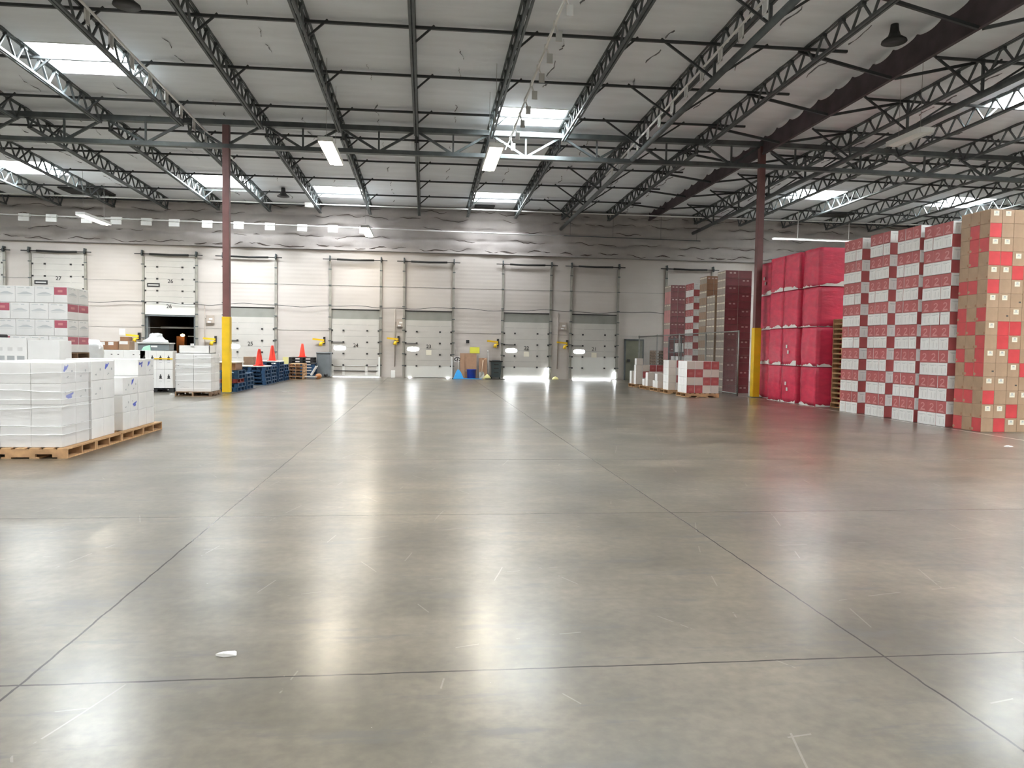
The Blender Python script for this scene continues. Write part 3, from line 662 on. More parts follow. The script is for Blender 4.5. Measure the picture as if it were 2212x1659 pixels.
# ---------------------------------------------------------------- pallets
def pallet_parts(parent, w_, d_, m, h=0.14, boards=7, block=False):
    """w along x, d along y; stringers run along x, deck boards along y"""
    n = boards; bw = w_/(n*1.35)
    t = MB()
    for i in range(n):
        x = -w_/2+bw/2+(w_-bw)*i/(n-1); t.box(x-bw/2, x+bw/2, -d_/2, d_/2, h-0.02, h, m)
    t.build('top_deck', parent)
    t = MB()
    if block:
        for i in range(3):
            y = -d_/2+.05+(d_-.1)*i/2; t.box(-w_/2, w_/2, y-.05, y+.05, 0.0, 0.018, m)
        for i in range(3):
            x = -w_/2+.05+(w_-.1)*i/2; t.box(x-.05, x+.05, -d_/2, d_/2, 0.001, 0.018, m)
    else:
        for i in range(4):
            x = -w_/2+bw/2+(w_-bw)*i/3; t.box(x-bw/2, x+bw/2, -d_/2, d_/2, 0.0, 0.018, m)
    t.build('bottom_deck', parent)
    for i in range(3):
        y = -d_/2+0.02+(d_-0.04)*i/2; s_ = MB()
        if block:
            y = -d_/2+.05+(d_-.1)*i/2
            for x in (-w_/2+.07, 0, w_/2-.07): s_.box(x-.07, x+.07, y-.05, y+.05, 0.018, h-0.02, m)
            s_.box(-w_/2, w_/2, y-.05, y+.05, h-0.038, h-0.0205, m)
            s_.build('block_row', parent)
        else:
            n0, n1 = w_*.16, w_*.34
            for x0, x1 in ((-w_/2, -n1), (-n0, n0), (n1, w_/2)): s_.box(x0, x1, y-.02, y+.02, 0.018, h-0.02, m)
            for x0, x1 in ((-n1, -n0), (n0, n1)): s_.box(x0, x1, y-.02, y+.02, 0.060, h-0.02, m)
            s_.build('stringer', parent)
def make_pallet(name, m, w_, d_, label, group, boards=7):
    r = empty(name, (0, 0, -50), label, 'pallet', group); pallet_parts(r, w_, d_, m, boards=boards, block=(m in (M_PBLUE, M_PRED, M_PBLK, M_GREYP))); return r
PROTO = {}
def pallet(kind, loc, label, group, rz=0):
    spec = {'wood': ('wooden_pallet', M_WOOD, 1.20, 1.02), 'dark': ('wooden_pallet', M_WOODD, 1.20, 1.02), 'blue': ('wooden_pallet', M_PBLUE, 1.22, 1.02), 'red': ('wooden_pallet', M_PRED, 1.22, 1.02), 'black': ('plastic_pallet', M_PBLK, 1.15, 1.0), 'grey': ('plastic_pallet', M_GREYP, 1.15, 1.0)}[kind]
    if kind not in PROTO:
        r = make_pallet(spec[0], spec[1], spec[2], spec[3], label, group); PROTO[kind] = r; r.location = loc; r.rotation_euler.z = rz; return r
    c = dup(PROTO[kind], loc, label, group, rz); return c

# ---------------------------------------------------------------- cartons
MESH = {}
def bevel_mesh(me, wd=0.006):
    bm = bmesh.new(); bm.from_mesh(me); bmesh.ops.remove_doubles(bm, verts=bm.verts, dist=1e-6)
    return bm
def carton_mesh(key, w_, d_, h, faces, base, extra=None):
    """origin at the centre of the base; faces: 2 = -y (toward viewer), 5 = -x (left)"""
    if key in MESH: return MESH[key]
    b = MB(); e = 0.006
    x0, x1, y0, y1 = -w_/2, w_/2, -d_/2, d_/2
    # chamfered box: inset side faces joined by chamfer strips
    rings = [(e, 0.0), (0.0, e), (0.0, h-e), (e, h)]; vs = []
    for ins, z in rings:
        for (sx, sy_) in ((-1,-1),(1,-1),(1,1),(-1,1)):
            cx, cy_ = (x1-ins)*sx, (y1-ins)*sy_
            vs += [(cx-(e*sx if sy_*sx > 0 else 0)*1.0, cy_-(0 if sy_*sx > 0 else e*sy_), z), (cx-(0 if sy_*sx > 0 else e*sx)*1.0, cy_-(e*sy_ if sy_*sx > 0 else 0), z)]
    b.v = vs; n = 8
    # vertex order round the ring: corner(-,-): [along -y side, along -x side] etc.
    order = [1, 0, 3, 2, 5, 4, 7, 6]
    fm = {0: 2, 2: 1, 4: 4, 6: 3}
    def side(i):   # edge between order[i] and order[i+1]
        a, c = order[i], order[(i+1) % 8]; pa, pc = vs[8+a], vs[8+c]
        mx, my = (pa[0]+pc[0])/2, (pa[1]+pc[1])/2
        if abs(my-y0) < 1e-4: return 2
        if abs(my-y1) < 1e-4: return 4
        if abs(mx-x0) < 1e-4: return 5
        if abs(mx-x1) < 1e-4: return 3
        return None
    for k in range(3):
        for i in range(8):
            a, c = order[i], order[(i+1) % 8]; sd = side(i)
            mm = faces.get(sd, base) if sd is not None else base
            b.f.append([k*8+a, k*8+c, (k+1)*8+c, (k+1)*8+a]); b.m.append(b.mi(mm))
    b.f.append([order[i] for i in range(8)][::-1]); b.m.append(b.mi(faces.get(0, base)))
    b.f.append([24+order[i] for i in range(8)]); b.m.append(b.mi(faces.get(1, base)))
    if extra: extra(b, x0, x1, y0, y1, h)
    me = b.mesh(key); MESH[key] = me; return me
def rect(b, side, u0, u1, z0, z1, m, x0, x1, y0, y1, o=0.0015):
    if side == 2: b.add([(u0, y0-o, z0), (u1, y0-o, z0), (u1, y0-o, z1), (u0, y0-o, z1)], [(0,1,2,3)], m)
    elif side == 5: b.add([(x0-o, -u0, z0), (x0-o, -u1, z0), (x0-o, -u1, z1), (x0-o, -u0, z1)], [(0,1,2,3)], m)
    elif side == 3: b.add([(x1+o, u0, z0), (x1+o, u1, z0), (x1+o, u1, z1), (x1+o, u0, z1)], [(0,1,2,3)], m)
    elif side == 4: b.add([(-u0, y1+o, z0), (-u1, y1+o, z0), (-u1, y1+o, z1), (-u0, y1+o, z1)], [(0,1,2,3)], m)
def ribbon(b, side, pts, wd, m, x0, x1, y0, y1, o=0.0015):
    for (ua, za), (ub, zb_) in zip(pts, pts[1:]):
        d = math.hypot(ub-ua, zb_-za) or 1; nx_, nz = -(zb_-za)/d*wd/2, (ub-ua)/d*wd/2
        q = [(ua-nx_, za-nz), (ub-nx_, zb_-nz), (ub+nx_, zb_+nz), (ua+nx_, za+nz)]
        if side == 2: b.add([(u, y0-o, z) for u, z in q], [(0,1,2,3)], m)
        elif side == 5: b.add([(x0-o, -u, z) for u, z in q], [(0,1,2,3)], m)
        elif side == 3: b.add([(x1+o, u, z) for u, z in q], [(0,1,2,3)], m)
        elif side == 4: b.add([(-u, y1+o, z) for u, z in q], [(0,1,2,3)], m)
SWIRL = [(-.055,.175),(-.035,.20),(0,.208),(.035,.195),(.045,.165),(.03,.135),(-.01,.105),(-.045,.075),(-.06,.055),(-.01,.058),(.035,.052),(.065,.062)]
def stripe_extra(b, x0, x1, y0, y1, h):
    for s in (4,):
        ribbon(b, s, SWIRL, 0.026, M_CPINK, x0, x1, y0, y1); rect(b, s, -.09, .09, .03, .045, M_CPINK, x0, x1, y0, y1)
    for s in (5, 3):
        rect(b, s, -.10, .10, .232, .240, M_GREYINK, x0, x1, y0, y1); rect(b, s, -.07, .03, .215, .221, M_GREYINK, x0, x1, y0, y1)
        rect(b, s, .085, .105, .06, .17, mat('faint_print', (0.66, 0.655, 0.65), 0.4), x0, x1, y0, y1); rect(b, s, -.02, .0, .05, .18, mat('faint_print', (0.66, 0.655, 0.65), 0.4), x0, x1, y0, y1)
def striped(): return carton_mesh('striped_carton', 0.30, 0.279, 0.288, {2: M_CRED, 4: M_CRED, 5: M_CW, 3: M_CW}, M_CW, stripe_extra)

rj = random.Random(11)
def striped_stack(x, y1, wid, n, h, sname, grp, cols=3, deep=True):
    """x = left face; y1 = near edge; layers turn by a quarter turn"""
    me = striped(); sc = wid/cols/0.283; zs = h/n/0.292
    for k in range(n):
        white = (k % 2 == 0)
        for j in range(cols+(1 if deep else 0)):
            if j < cols: px, py = x+0.15, y1+wid/cols*(j+0.5); pos = {0: 'near column', cols-1: 'far column'}.get(j, 'middle column')
            else: px, py = x+0.455, y1+wid/cols*0.5; pos = 'second row back'
            o = one(me, 'striped_carton', (px+rj.uniform(-.006, .006)-0.006*k/n*3, py+rj.uniform(-.004, .004), h/n*k),
                    'red-white carton, %s, %s, %s' % (lay(k, n), pos, sname), 'carton', grp, 0 if white else math.pi/2, (1, sc, zs) if white else (sc, 1, zs))
G1 = 'red and white striped cartons in the right row'
for (y0, wid, h, nm) in ((18.83, .84, 4.67, 'striped stack nearest the wooden pallets'), (17.71, .84, 4.68, 'second striped stack from wooden pallets'),
                         (16.56, .84, 4.64, 'third striped stack from wooden pallets'), (15.46, .95, 4.56, 'striped stack beside the tan cartons')):
    striped_stack(11.47 if y0 > 18 else 11.52, y0, wid, 16, h, nm, G1)

# tan / scarlet mixed stack at the right edge
def tan_extra(front, side, lab):
    def f(b, x0, x1, y0, y1, h):
        if lab == 'L':
            rect(b, 2, -.06, .06, .15, .25, M_LBL, x0, x1, y0, y1); rect(b, 2, -.04, .04, .185, .195, M_GREYINK, x0, x1, y0, y1, .003); rect(b, 2, -.025, .025, .205, .235, M_GREYINK, x0, x1, y0, y1, .003)
        if front == 'R':
            n = 10; b.add([(x0-.0015, .11+.035*math.cos(6.283*i/n), .05+.03*math.sin(6.283*i/n)) for i in range(n)], [tuple(range(n))[::-1]], M_CTAN)
        elif front == 'T':
            rect(b, 5, .09, .13, .02, .07, M_CBRN, x0, x1, y0, y1)
        if lab == 'H': rect(b, 2, .05, .10, .10, .13, M_INK, x0, x1, y0, y1)
    return f
def tan_mesh(front, side, lab):
    col = {'R': M_CTANR, 'T': M_CTAN, 'M': M_CMAR, 'W': M_CW, 'G': M_CGREY, 'B': M_CBRN, 'r': M_CRED}
    w_, d_ = 0.27, 0.281
    return carton_mesh('mix_%s%s%s' % (front, side, lab), w_, d_, 0.284, {5: col[front], 2: col[side]}, M_CTAN, tan_extra(front, side, lab))
FR = ['RTR','TTT','RRT','TTT','TRR','RTR','TTR','RRT','RTR','TTT','RRT','TTT','TRT','TRR','TRT','TTT']
SI = ['TRLL','LLRT','RTLL','LLHT','HTLR','LLRT','TRLT','LRRT','THLT','LLHT','RTLT','LLRR','RRLT','LLTH','RTTT','LLTT']
cn = {'R': 'scarlet', 'T': 'tan', 'L': 'tan', 'H': 'tan'}
for k in range(16):
    z = 4.64/16*k
    for i in range(4):
        for j in range(3):
            if i and j: continue
            fr = FR[k][2-j] if i == 0 else 'T'; sd = SI[k][i] if j == 0 else 'T'
            col = 'R' if sd == 'R' else 'T'; lab = sd if sd in 'LH' else ''
            if i == 0 and j == 0: pos = 'corner'
            elif j == 0: pos = 'viewer side %s from corner' % ORD[i-1]
            else: pos = 'aisle side %s from corner' % ORD[j-1]
            what = {('R', 'R'): 'scarlet', ('T', 'T'): 'tan'}.get((fr if i == 0 else col, col if j == 0 else fr), 'tan and scarlet')
            one(tan_mesh(fr, col, lab), 'tan_carton', (11.59+0.135+i*0.272, 14.46+0.1415+j*0.284, z), '%s carton, %s, %s, right-edge stack' % (what, pos, lay(k, 16)), 'carton', 'tan and scarlet cartons at the right edge', 0, (1, 1, 1.02))

# red film-wrapped pallet loads
def wrapped_load(w_, d_, h, seed):
    r_ = random.Random(seed); b = MB(); b.smooth = True
    nu, nz = 9, 8
    def pt(x, y, z):
        return (x+r_.uniform(-.012, .012), y+r_.uniform(-.012, .012), z)
    per = []
    for i in range(nu): per.append((-w_/2+w_*i/nu, -d_/2))
    for i in range(nu): per.append((w_/2, -d_/2+d_*i/nu))
    for i in range(nu): per.append((w_/2-w_*i/nu, d_/2))
    for i in range(nu): per.append((-w_/2, d_/2-d_*i/nu))
    P = len(per); cr = 0.03
    zs_ = [0.0]+[h*(i/nz) for i in range(1, nz)]+[h-0.025, h]
    for zi, z in enumerate(zs_):
        ins = 0.03 if zi == len(zs_)-1 else 0.0
        for (x, y) in per:
            bul = 0.015*math.sin(math.pi*z/h)
            b.v.append(pt(x*(1-ins*2/w_+bul), y*(1-ins*2/d_+bul), z))
    k = b.mi(M_FILMR)
    for a in range(len(zs_)-1):
        for i in range(P): b.f.append([a*P+i, a*P+(i+1) % P, (a+1)*P+(i+1) % P, (a+1)*P+i]); b.m.append(k)
    b.f.append([(len(zs_)-1)*P+i for i in range(P)]); b.m.append(k); b.f.append(list(range(P))[::-1]); b.m.append(k)
    return b
def ragged(w_, d_, seed, hi=0.14):
    r_ = random.Random(seed); b = MB()
    for side in (2, 5):
        L_ = w_ if side == 2 else d_; n = 14; hs = []
        v = 0.05
        for i in range(n+1):
            v = min(hi, max(0.012, v+r_.uniform(-.045, .045))); hs.append(v)
        for i in range(n):
            u0, u1 = -L_/2+L_*i/n, -L_/2+L_*(i+1)/n
            if side == 2: b.add([(u0, -d_/2-.018, 0), (u1, -d_/2-.018, 0), (u1, -d_/2-.02, hs[i+1]), (u0, -d_/2-.02, hs[i])], [(0,1,2,3)], M_PAPER)
            else: b.add([(-w_/2-.018, -u0, 0), (-w_/2-.018, -u1, 0), (-w_/2-.02, -u1, hs[i+1]), (-w_/2-.02, -u0, hs[i])], [(0,1,2,3)], M_PAPER)
    return b
RED = [(21.18, .95, 11.57, 'nearest red wrapped stack'), (22.40, .98, 11.57, 'second red wrapped stack from the wooden pallets'), (23.42, .94, 11.57, 'third red wrapped stack from the wooden pallets'), (24.95, .92, 11.92, 'red wrapped stack behind the right column'), (26.05, .92, 12.6, 'deepest red wrapped stack behind the right column')]
for si, (y0, d_, x0, nm) in enumerate(RED):
    z = 0.0
    for t, h in enumerate((1.19, 1.20, 1.20, 1.16)):
        r = empty('wrapped_pallet_load', (x0+0.55, y0+d_/2, z), 'red film wrapped load, %s tier up, %s' % (('bottom', 'second', 'third', 'top')[t], nm) if 0 < t < 3 else 'red film wrapped load, %s tier, %s' % (('bottom', 'second', 'third', 'top')[t], nm), 'wrapped load', 'red film wrapped pallet loads')
        wrapped_load(1.08, d_-0.02, h-0.012, si*10+t).build('wrapped_goods', r)
        rg = ragged(1.08, d_-0.02, si*10+t+77, 0.16 if t in (0, 1, 3) else 0.12).build('torn_white_sheet', r)
        if (si, t) in ((1, 0), (1, 1), (3, 3)):
            b = MB()
            for q in range(2): b.box(-.572, -.565, .1-.1*q, .2-.1*q, .55-.18*q, .66-.18*q, M_PAPER)
            b.build('white_label', r)
        z += h
# tall stack of bare wooden pallets between the red and striped stacks
for k in range(18):
    pallet('wood', (12.62, 20.60+rj.uniform(-.02, .02), 0.145*k), 'bare wooden pallet, %s, tall stack beside the red loads' % lay(k, 18), 'bare wooden pallets at right', math.pi/2 if False else 0)

# stacks further back behind the fence
def mixed_stack(x, y0, nx_, ny, n, h, sname, grp, fcol, scol, pairs, cname, cw=0.30, cd=0.285):
    for k in range(n):
        for i in range(nx_):
            for j in range(ny):
                if i and j: continue
                f = fcol(k, j); s = scol(k, i) if j == 0 else f
                key = 'far_%s%s%s_%.2f' % (f, s, 'P' if (j == 0 and pairs(k, i)) else '', cw)
                def ex(b, x0, x1, y0_, y1, hh, P=(j == 0 and pairs(k, i)), f=f):
                    if P:
                        for u in (-.10, .06): rect(b, 2, u, u+.09, .17, .225, mat('pale_print', (0.55, 0.40, 0.38), 0.5), x0, x1, y0_, y1)
                    if f == 'G': rect(b, 5, -.12, .12, .20, .25, M_LBL, x0, x1, y0_, y1)
                col = {'R': M_CRED, 'T': M_CTAN, 'M': M_CMAR, 'W': M_CW, 'G': M_CGREY, 'B': M_CBRN, 'P': M_CPINK}
                me = carton_mesh(key, cw-.004, cd-.004, 0.286, {5: col[f], 2: col[s]}, M_CGREY, ex)
                pos = 'corner' if (i == 0 and j == 0) else (('%s to the right' % ORD[i-1]) if j == 0 else ('%s further back' % ORD[j-1]))
                one(me, cname.split()[0]+'_carton', (x+cw*(i+.5), y0+cd*(j+.5), h/n*k), '%s carton, %s, %s, %s' % (cname, lay(k, n), pos, sname), 'carton', grp, 0, (1, 1, h/n/0.29))
mixed_stack(11.42, 27.87, 2, 3, 16, 4.72, 'maroon stack beside the right column', 'maroon cartons behind the fence', lambda k, j: 'G', lambda k, i: 'M', lambda k, i: (k+i) % 2 == 1, 'maroon', 0.53, 0.265)
mixed_stack(11.42, 28.88, 3, 3, 13, 3.85, 'low tan stack behind fence', 'tan cartons behind the fence', lambda k, j: 'G', lambda k, i: 'T', lambda k, i: False, 'tan')
mixed_stack(11.42, 29.80, 3, 3, 16, 4.68, 'taller brown stack behind fence', 'brown cartons behind the fence', lambda k, j: 'G' if k % 2 else 'T', lambda k, i: 'B', lambda k, i: k % 3 == 0, 'brown and tan', 0.30, 0.265)
striped_stack(11.42, 31.25, 1.0, 16, 4.52, 'far striped stack behind the fence', 'striped cartons behind the fence', deep=False)
mixed_stack(11.42, 34.34, 3, 3, 16, 4.68, 'farthest maroon stack near wall', 'maroon cartons near the wall', lambda k, j: 'P' if k % 3 else 'G', lambda k, i: 'M', lambda k, i: k % 2 == 1 and i < 2, 'maroon', 0.35, 0.30)

# chain-link fence
r = empty('chain_link_fence', (11.22, 26.0, 0), 'grey chain-link fence running from the right column to the dock wall', 'fence')
FL, FH = 12.8, 2.34
b = MB(); b.smooth = True; b.tube([(0, 0, FH), (0, FL, FH-0.03)], 0.025, M_GALV, 8); b.build('top_rail', r)
b = MB(); b.smooth = True; b.tube([(0, 0, 0.08), (0, FL, 0.08)], 0.02, M_GALV, 8); b.build('bottom_rail', r)
for y in (0, 3.2, 6.4, 9.6, 12.7):
    b = MB(); b.smooth = True; b.tube([(0, y, 0), (0, y, FH+0.03)], 0.032, M_GALV, 8); b.build('post', r)
b = MB(); st = 0.075
n = int((FL+FH)/st)
for i in range(n):
    u = -FH+i*st
    for sgn in (1, -1):
        a0, a1 = max(0, u), min(FL, u+FH)
        if a1-a0 < 0.02: continue
        z0 = (a0-u); z1 = (a1-u)
        if sgn < 0: z0, z1 = FH-z0, FH-z1
        p, q = Vector((0, a0, z0)), Vector((0, a1, z1)); wv = 0.0013
        b.add([p+Vector((-wv, 0, -wv)), q+Vector((-wv, 0, -wv)), q+Vector((wv, 0, wv)), p+Vector((wv, 0, wv))], [(0,1,2,3)], M_GALV)
        b.add([p+Vector((-wv, 0, wv)), q+Vector((-wv, 0, wv)), q+Vector((wv, 0, -wv)), p+Vector((wv, 0, -wv))], [(0,1,2,3)], M_GALV)
b.build('wire_mesh', r)
# rack with white boxes, pallet stack behind the fence
r = empty('storage_rack', (11.46, 33.3, 0), 'grey steel rack behind the chain-link fence', 'rack')
for x in (-.13, .13):
    for y in (-.85, .85):
        b = MB(); b.box(x-.025, x+.025, y-.025, y+.025, 0, 2.25, M_GREYP); b.build('post', r)
for z in (0.95, 1.55, 2.15):
    b = MB(); b.box(-.15, .15, -.87, .87, z-.04, z, M_GREYP); b.build('shelf', r)
wbm = carton_mesh('plain_white_box', 0.27, 0.42, 0.40, {}, M_CW)
for y, z, l in ((33.1, 1.55, 'white box on the middle rack shelf behind the fence'), (32.9, 1.0 if False else 0.95, 'white box on the lower rack shelf, nearer one'), (33.6, 0.95, 'white box on the lower rack shelf, farther one')):
    one(wbm, 'carton', (11.46, y, z), l, 'box', 'white boxes on the rack')
for k in range(11): pallet('dark', (12.1, 37.4, 0.145*k), 'weathered pallet, %s, stack behind the fence by the wall' % lay(k, 11), 'weathered pallets behind the fence', math.pi/2)

# low pallets in front of the fence
G2 = 'white and red cartons in front of the fence'
def front_carton(s): return carton_mesh('frontcar_%s' % s, 0.288, 0.30, 0.274, {2: {'R': M_CRED, 'W': mat('pale_carton', (0.66, 0.60, 0.55), 0.4)}[s]}, M_CW, (lambda b, x0, x1, y0, y1, h: rect(b, 2, -.06, .06, .09, .17, mat('red_faint', (0.45, 0.13, 0.13), 0.4), x0, x1, y0, y1)) if s == 'R' else None)  # viewer side of white cartons is coloured darker, as if shaded
PN = ('nearest fence pallet', 'second fence pallet', 'third fence pallet', 'fourth fence pallet', 'farthest fence pallet')
PY = (25.55, 27.45, 28.75, 30.2, 31.9)
for nm, y in zip(PN, PY): pallet('wood', (9.55, y, 0), 'wooden pallet under white cartons, '+nm.replace(' fence pallet', ' one in front of the fence'), 'wooden pallets in front of the fence')
rows = ['WWRR', 'RRWW', 'WWRR', 'RRWW']
for k in range(4):
    for i in range(4):
        for j in range(3):
            s = rows[3-k][i] if j == 0 else 'W'
            pos = ('%s from the left' % ORD[i]) if j == 0 else '%s row back, %s from left' % (ORD[j], ORD[i])
            one(front_carton(s), 'white_carton', (9.0+0.29*i+.12, 25.20+0.305*j, 0.142+0.277*k), '%s carton, %s, %s, nearest fence pallet' % ('red faced' if s == 'R' else 'white', lay(k, 4), pos), 'carton', G2, 0, (1, 1, 1.0))
def wc(x, y, k, pal, pos, s='W', zoff=0.142):
    one(front_carton(s), 'white_carton', (x, y, zoff+0.277*k), '%s carton %s, %s on the %s' % ('red faced' if s == 'R' else 'white', pos, ('bottom', 'second layer', 'third layer', 'fourth layer', 'fifth layer')[k], pal), 'carton', G2)
for k in range(4):
    for j in range(2): wc(9.13, 27.2+.31*j, k, PN[1], ('near', 'far')[j]+' on the left')
    wc(9.43, 27.2, k, PN[1], 'second from the left', 'R' if k % 2 else 'W')
for j in range(2):
    for i in range(2): wc(9.15+.30*i, 28.55+.32*j, 0, PN[2], ('left', 'right')[i]+(' near', ' far')[j])
wc(9.15, 28.6, 1, PN[2], 'near left on top')
for k in range(2):
    for i in range(2): wc(9.16+.3*i, 29.9, k, PN[3], ('left', 'right')[i]+' near')
for i in range(3): wc(9.15+.30*i, 30.3, 0, PN[3], ORD[i]+' from left in the back row')
for k in range(3):
    for i in range(4): wc(9.12+.30*i, 31.5, k, PN[4], ORD[i]+' from left in front', 'W' if i == 0 else ('R' if (k+i//2) % 2 else 'W'))
for k in range(2): wc(9.10, 32.1, k, PN[4], 'at the back left')
one(front_carton('W'), 'white_carton', (9.14, 31.5, 0.142+0.277*3+.002), 'lone white carton standing highest on the farthest pallet by the fence', 'carton', G2)

# ---------------------------------------------------------------- left foreground wrapped loads
rb = random.Random(21)
def scribble(b, side, u, z, sz, m, x0, x1, y0, y1):
    pts = [(u+rb.uniform(-1, 1)*sz, z+rb.uniform(-.45, .45)*sz) for _ in range(7)]; ribbon(b, side, pts, sz*0.22, m, x0, x1, y0, y1)
def white_carton(var):
    def ex(b, x0, x1, y0, y1, h):
        if var == 0: return
        if var in (1, 2): scribble(b, 3, rb.uniform(-.08, .08), h*0.70, 0.12, M_BLUEINK, x0, x1, y0, y1)
        if var in (2, 3): scribble(b, 3, rb.uniform(-.1, .1), h*0.3, 0.035, M_GREYINK, x0, x1, y0, y1); rect(b, 3, .08, .12, h*.5, h*.62, M_GREYINK, x0, x1, y0, y1)
        if var == 4: scribble(b, 3, 0.02, h*0.45, 0.115, M_BLUEINK, x0, x1, y0, y1); scribble(b, 3, -.1, h*.6, .03, M_GREYINK, x0, x1, y0, y1)
    return carton_mesh('wrapped_white_%d' % var, 0.392, 0.416, 0.288, {}, M_CW, ex)
G3 = 'white wrapped cartons in the left foreground'
LP = ('nearest pallet at left', 'second pallet at left', 'third pallet at left', 'fourth pallet at left')
for (y, l) in ((11.26, LP[0]), (12.19, LP[1]), (13.135, LP[2]), (14.06, LP[3])): pallet('wood', (-5.43, y, 0), 'wooden pallet under white wrapped cartons, '+l, 'wooden pallets in the left foreground').scale = (1, 0.9, 1)
VAR = {(0, 3, 0): 2, (0, 3, 1): 3, (0, 2, 0): 4, (1, 3, 0): 3, (1, 3, 1): 2, (3, 3, 0): 1, (3, 3, 1): 2, (2, 2, 0): 3, (2, 2, 1): 2, (1, 2, 0): 3, (0, 2, 1): 3, (2, 1, 0): 3, (2, 1, 1): 4}
for p, (y0, dy, nk) in enumerate(((10.86, .42, 4), (11.78, .42, 4), (12.95, .325, 3), (13.63, .375, 4))):
    for k in range(nk):
        for i in range(3):
            for j in range(2):
                x = -4.92-0.196-0.396*i; y = y0+dy*(j+.5); v = VAR.get((p, k, j), 0) if i == 0 else 0
                one(white_carton(v), 'white_carton', (x+rb.uniform(-.003, .003), y, 0.142+0.291*k), 'white carton, %s, %s, %s from the aisle, %s' % (lay(k, nk), ('front row', 'second row')[j], ORD[i], LP[p]), 'carton', G3, 0, (1, dy/.42, 1))
def film_shell(name, x0, x1, y0, y1, z0, z1, label, group, m):
    b = MB(); b.smooth = True; nu, nz = 14, 12; r_ = random.Random(hash(label) % 1000 if False else len(label)); per = []
    for i in range(nu): per.append((x0+(x1-x0)*i/nu, y0))
    for i in range(nu): per.append((x1, y0+(y1-y0)*i/nu))
    for i in range(nu): per.append((x1-(x1-x0)*i/nu, y1))
    for i in range(nu): per.append((x0, y1-(y1-y0)*i/nu))
    P = len(per); cx, cy_ = (x0+x1)/2, (y0+y1)/2
    for zi in range(nz+1):
        z = z0+(z1-z0)*zi/nz
        for (x, y) in per:
            o = 1+0.004*r_.random()
            b.v.append((cx+(x-cx)*o, cy_+(y-cy_)*o, z+r_.uniform(-.004, .004)))
    k = b.mi(m)
    for a in range(nz):
        for i in range(P): b.f.append([a*P+i, a*P+(i+1) % P, (a+1)*P+(i+1) % P, (a+1)*P+i]); b.m.append(k)
    o = tag(b.build(name), label, 'stretch film', group)
    for q in range(6):
        f = MB(); f.smooth = True; za = z0+(z1-z0)*(0.12+0.15*q+r_.uniform(-.03, .03)); zb_ = za+r_.uniform(-.09, .09)
        P_ = [(x0+(x1-x0)*i/9, y0-.006-.004*r_.random(), za+(zb_-za)*i/9+r_.uniform(-.006, .006)) for i in range(10)]+[(x1+.008, y0+(y1-y0)*i/8, zb_+(za-zb_)*.4*i/8+r_.uniform(-.005, .005)) for i in range(1, 9)]
        f.tube(P_, r_.uniform(.003, .006), M_GLARE, 5); f.build('film_fold', o)
    return o
film_shell('stretch_film', -6.13, -4.895, 10.845, 11.72, 0.15, 1.30, 'clear stretch film around the nearest white load at left', 'clear stretch film', M_FILM)

# white cartons with hill print stacked high behind them
def hill_carton(front, side='none', wd=0.333):
    def ex(b, x0, x1, y0, y1, h):
        for s, L_, kind in ((2, x1, front), (3, y1, side)):
            if kind == 'red':
                rect(b, s, -L_+.008, L_-.008, h*.50, h*.96, mat('rose_print', (0.42, 0.10, 0.14), 0.4), x0, x1, y0, y1); rect(b, s, -L_*.4, L_*.3, h*.66, h*.80, M_CPINK, x0, x1, y0, y1, .003)
            elif kind == 'hill':
                v = [(u*L_/.17, z*h) for u, z in ((-.15, .50), (-.09, .57), (-.03, .645), (0.03, .66), (.08, .60), (.15, .50))]; o = .0015
                if s == 2: b.add([(u, y0-o, z) for u, z in v], [tuple(range(6))[::-1]], M_HILL)
                else: b.add([(x1+o, u, z) for u, z in v], [tuple(range(6))[::-1]], M_HILL)
                rect(b, s, -L_*.75, -L_*.1, h*.88, h*.92, M_HILL, x0, x1, y0, y1); rect(b, s, L_*.15, L_*.5, h*.86, h*.92, M_HILL, x0, x1, y0, y1)
                rect(b, s, -L_*.7, L_*.7, h*.425, h*.445, M_HILL, x0, x1, y0, y1)
    return carton_mesh('hill_%s_%s_%.3f' % (front, side, wd), wd, 0.44, 0.303, {}, M_CW, ex)
M_HILL = mat('hill_print', (0.58, 0.60, 0.61), 0.5)
G4 = 'white hill-print cartons stacked at left'
for k in range(4):
    odd = (k % 2 == 1)          # rose end at the right corner of the front; otherwise a rose band round the side
    x = -6.67; seq = ['red', 'hill', 'hill', 'hill', 'hill'] if odd else ['hill', 'hill', 'hill', 'red', 'hill']
    for i, kd in enumerate(seq):
        wd = 0.237 if kd == 'red' else 0.333; x -= wd/2+.0015
        sd = ('hill' if odd else 'red') if i == 0 else 'none'
        one(hill_carton(kd, sd, wd), 'hill_print_carton', (x, 15.22, 1.385+0.308*k), 'white carton with %s, %s, %s from right, high stack at left' % ('rose end panel' if kd == 'red' else 'grey hill print', lay(k, 4), ORD[i]), 'carton', G4)
        if i == 0: one(hill_carton('none', sd, 0.333), 'hill_print_carton', (-6.67-.168, 15.665, 1.385+0.308*k), 'white carton at the far right corner, %s, high stack at left' % lay(k, 4), 'carton', G4)
        x -= wd/2+.0015
pallet('dark', (-7.28, 15.42, 1.24), 'weathered pallet under the high hill-print stack at left', 'weathered pallets at left')
pallet('dark', (-7.28, 15.42, 0), 'weathered floor pallet under the high stack at left', 'weathered pallets at left')
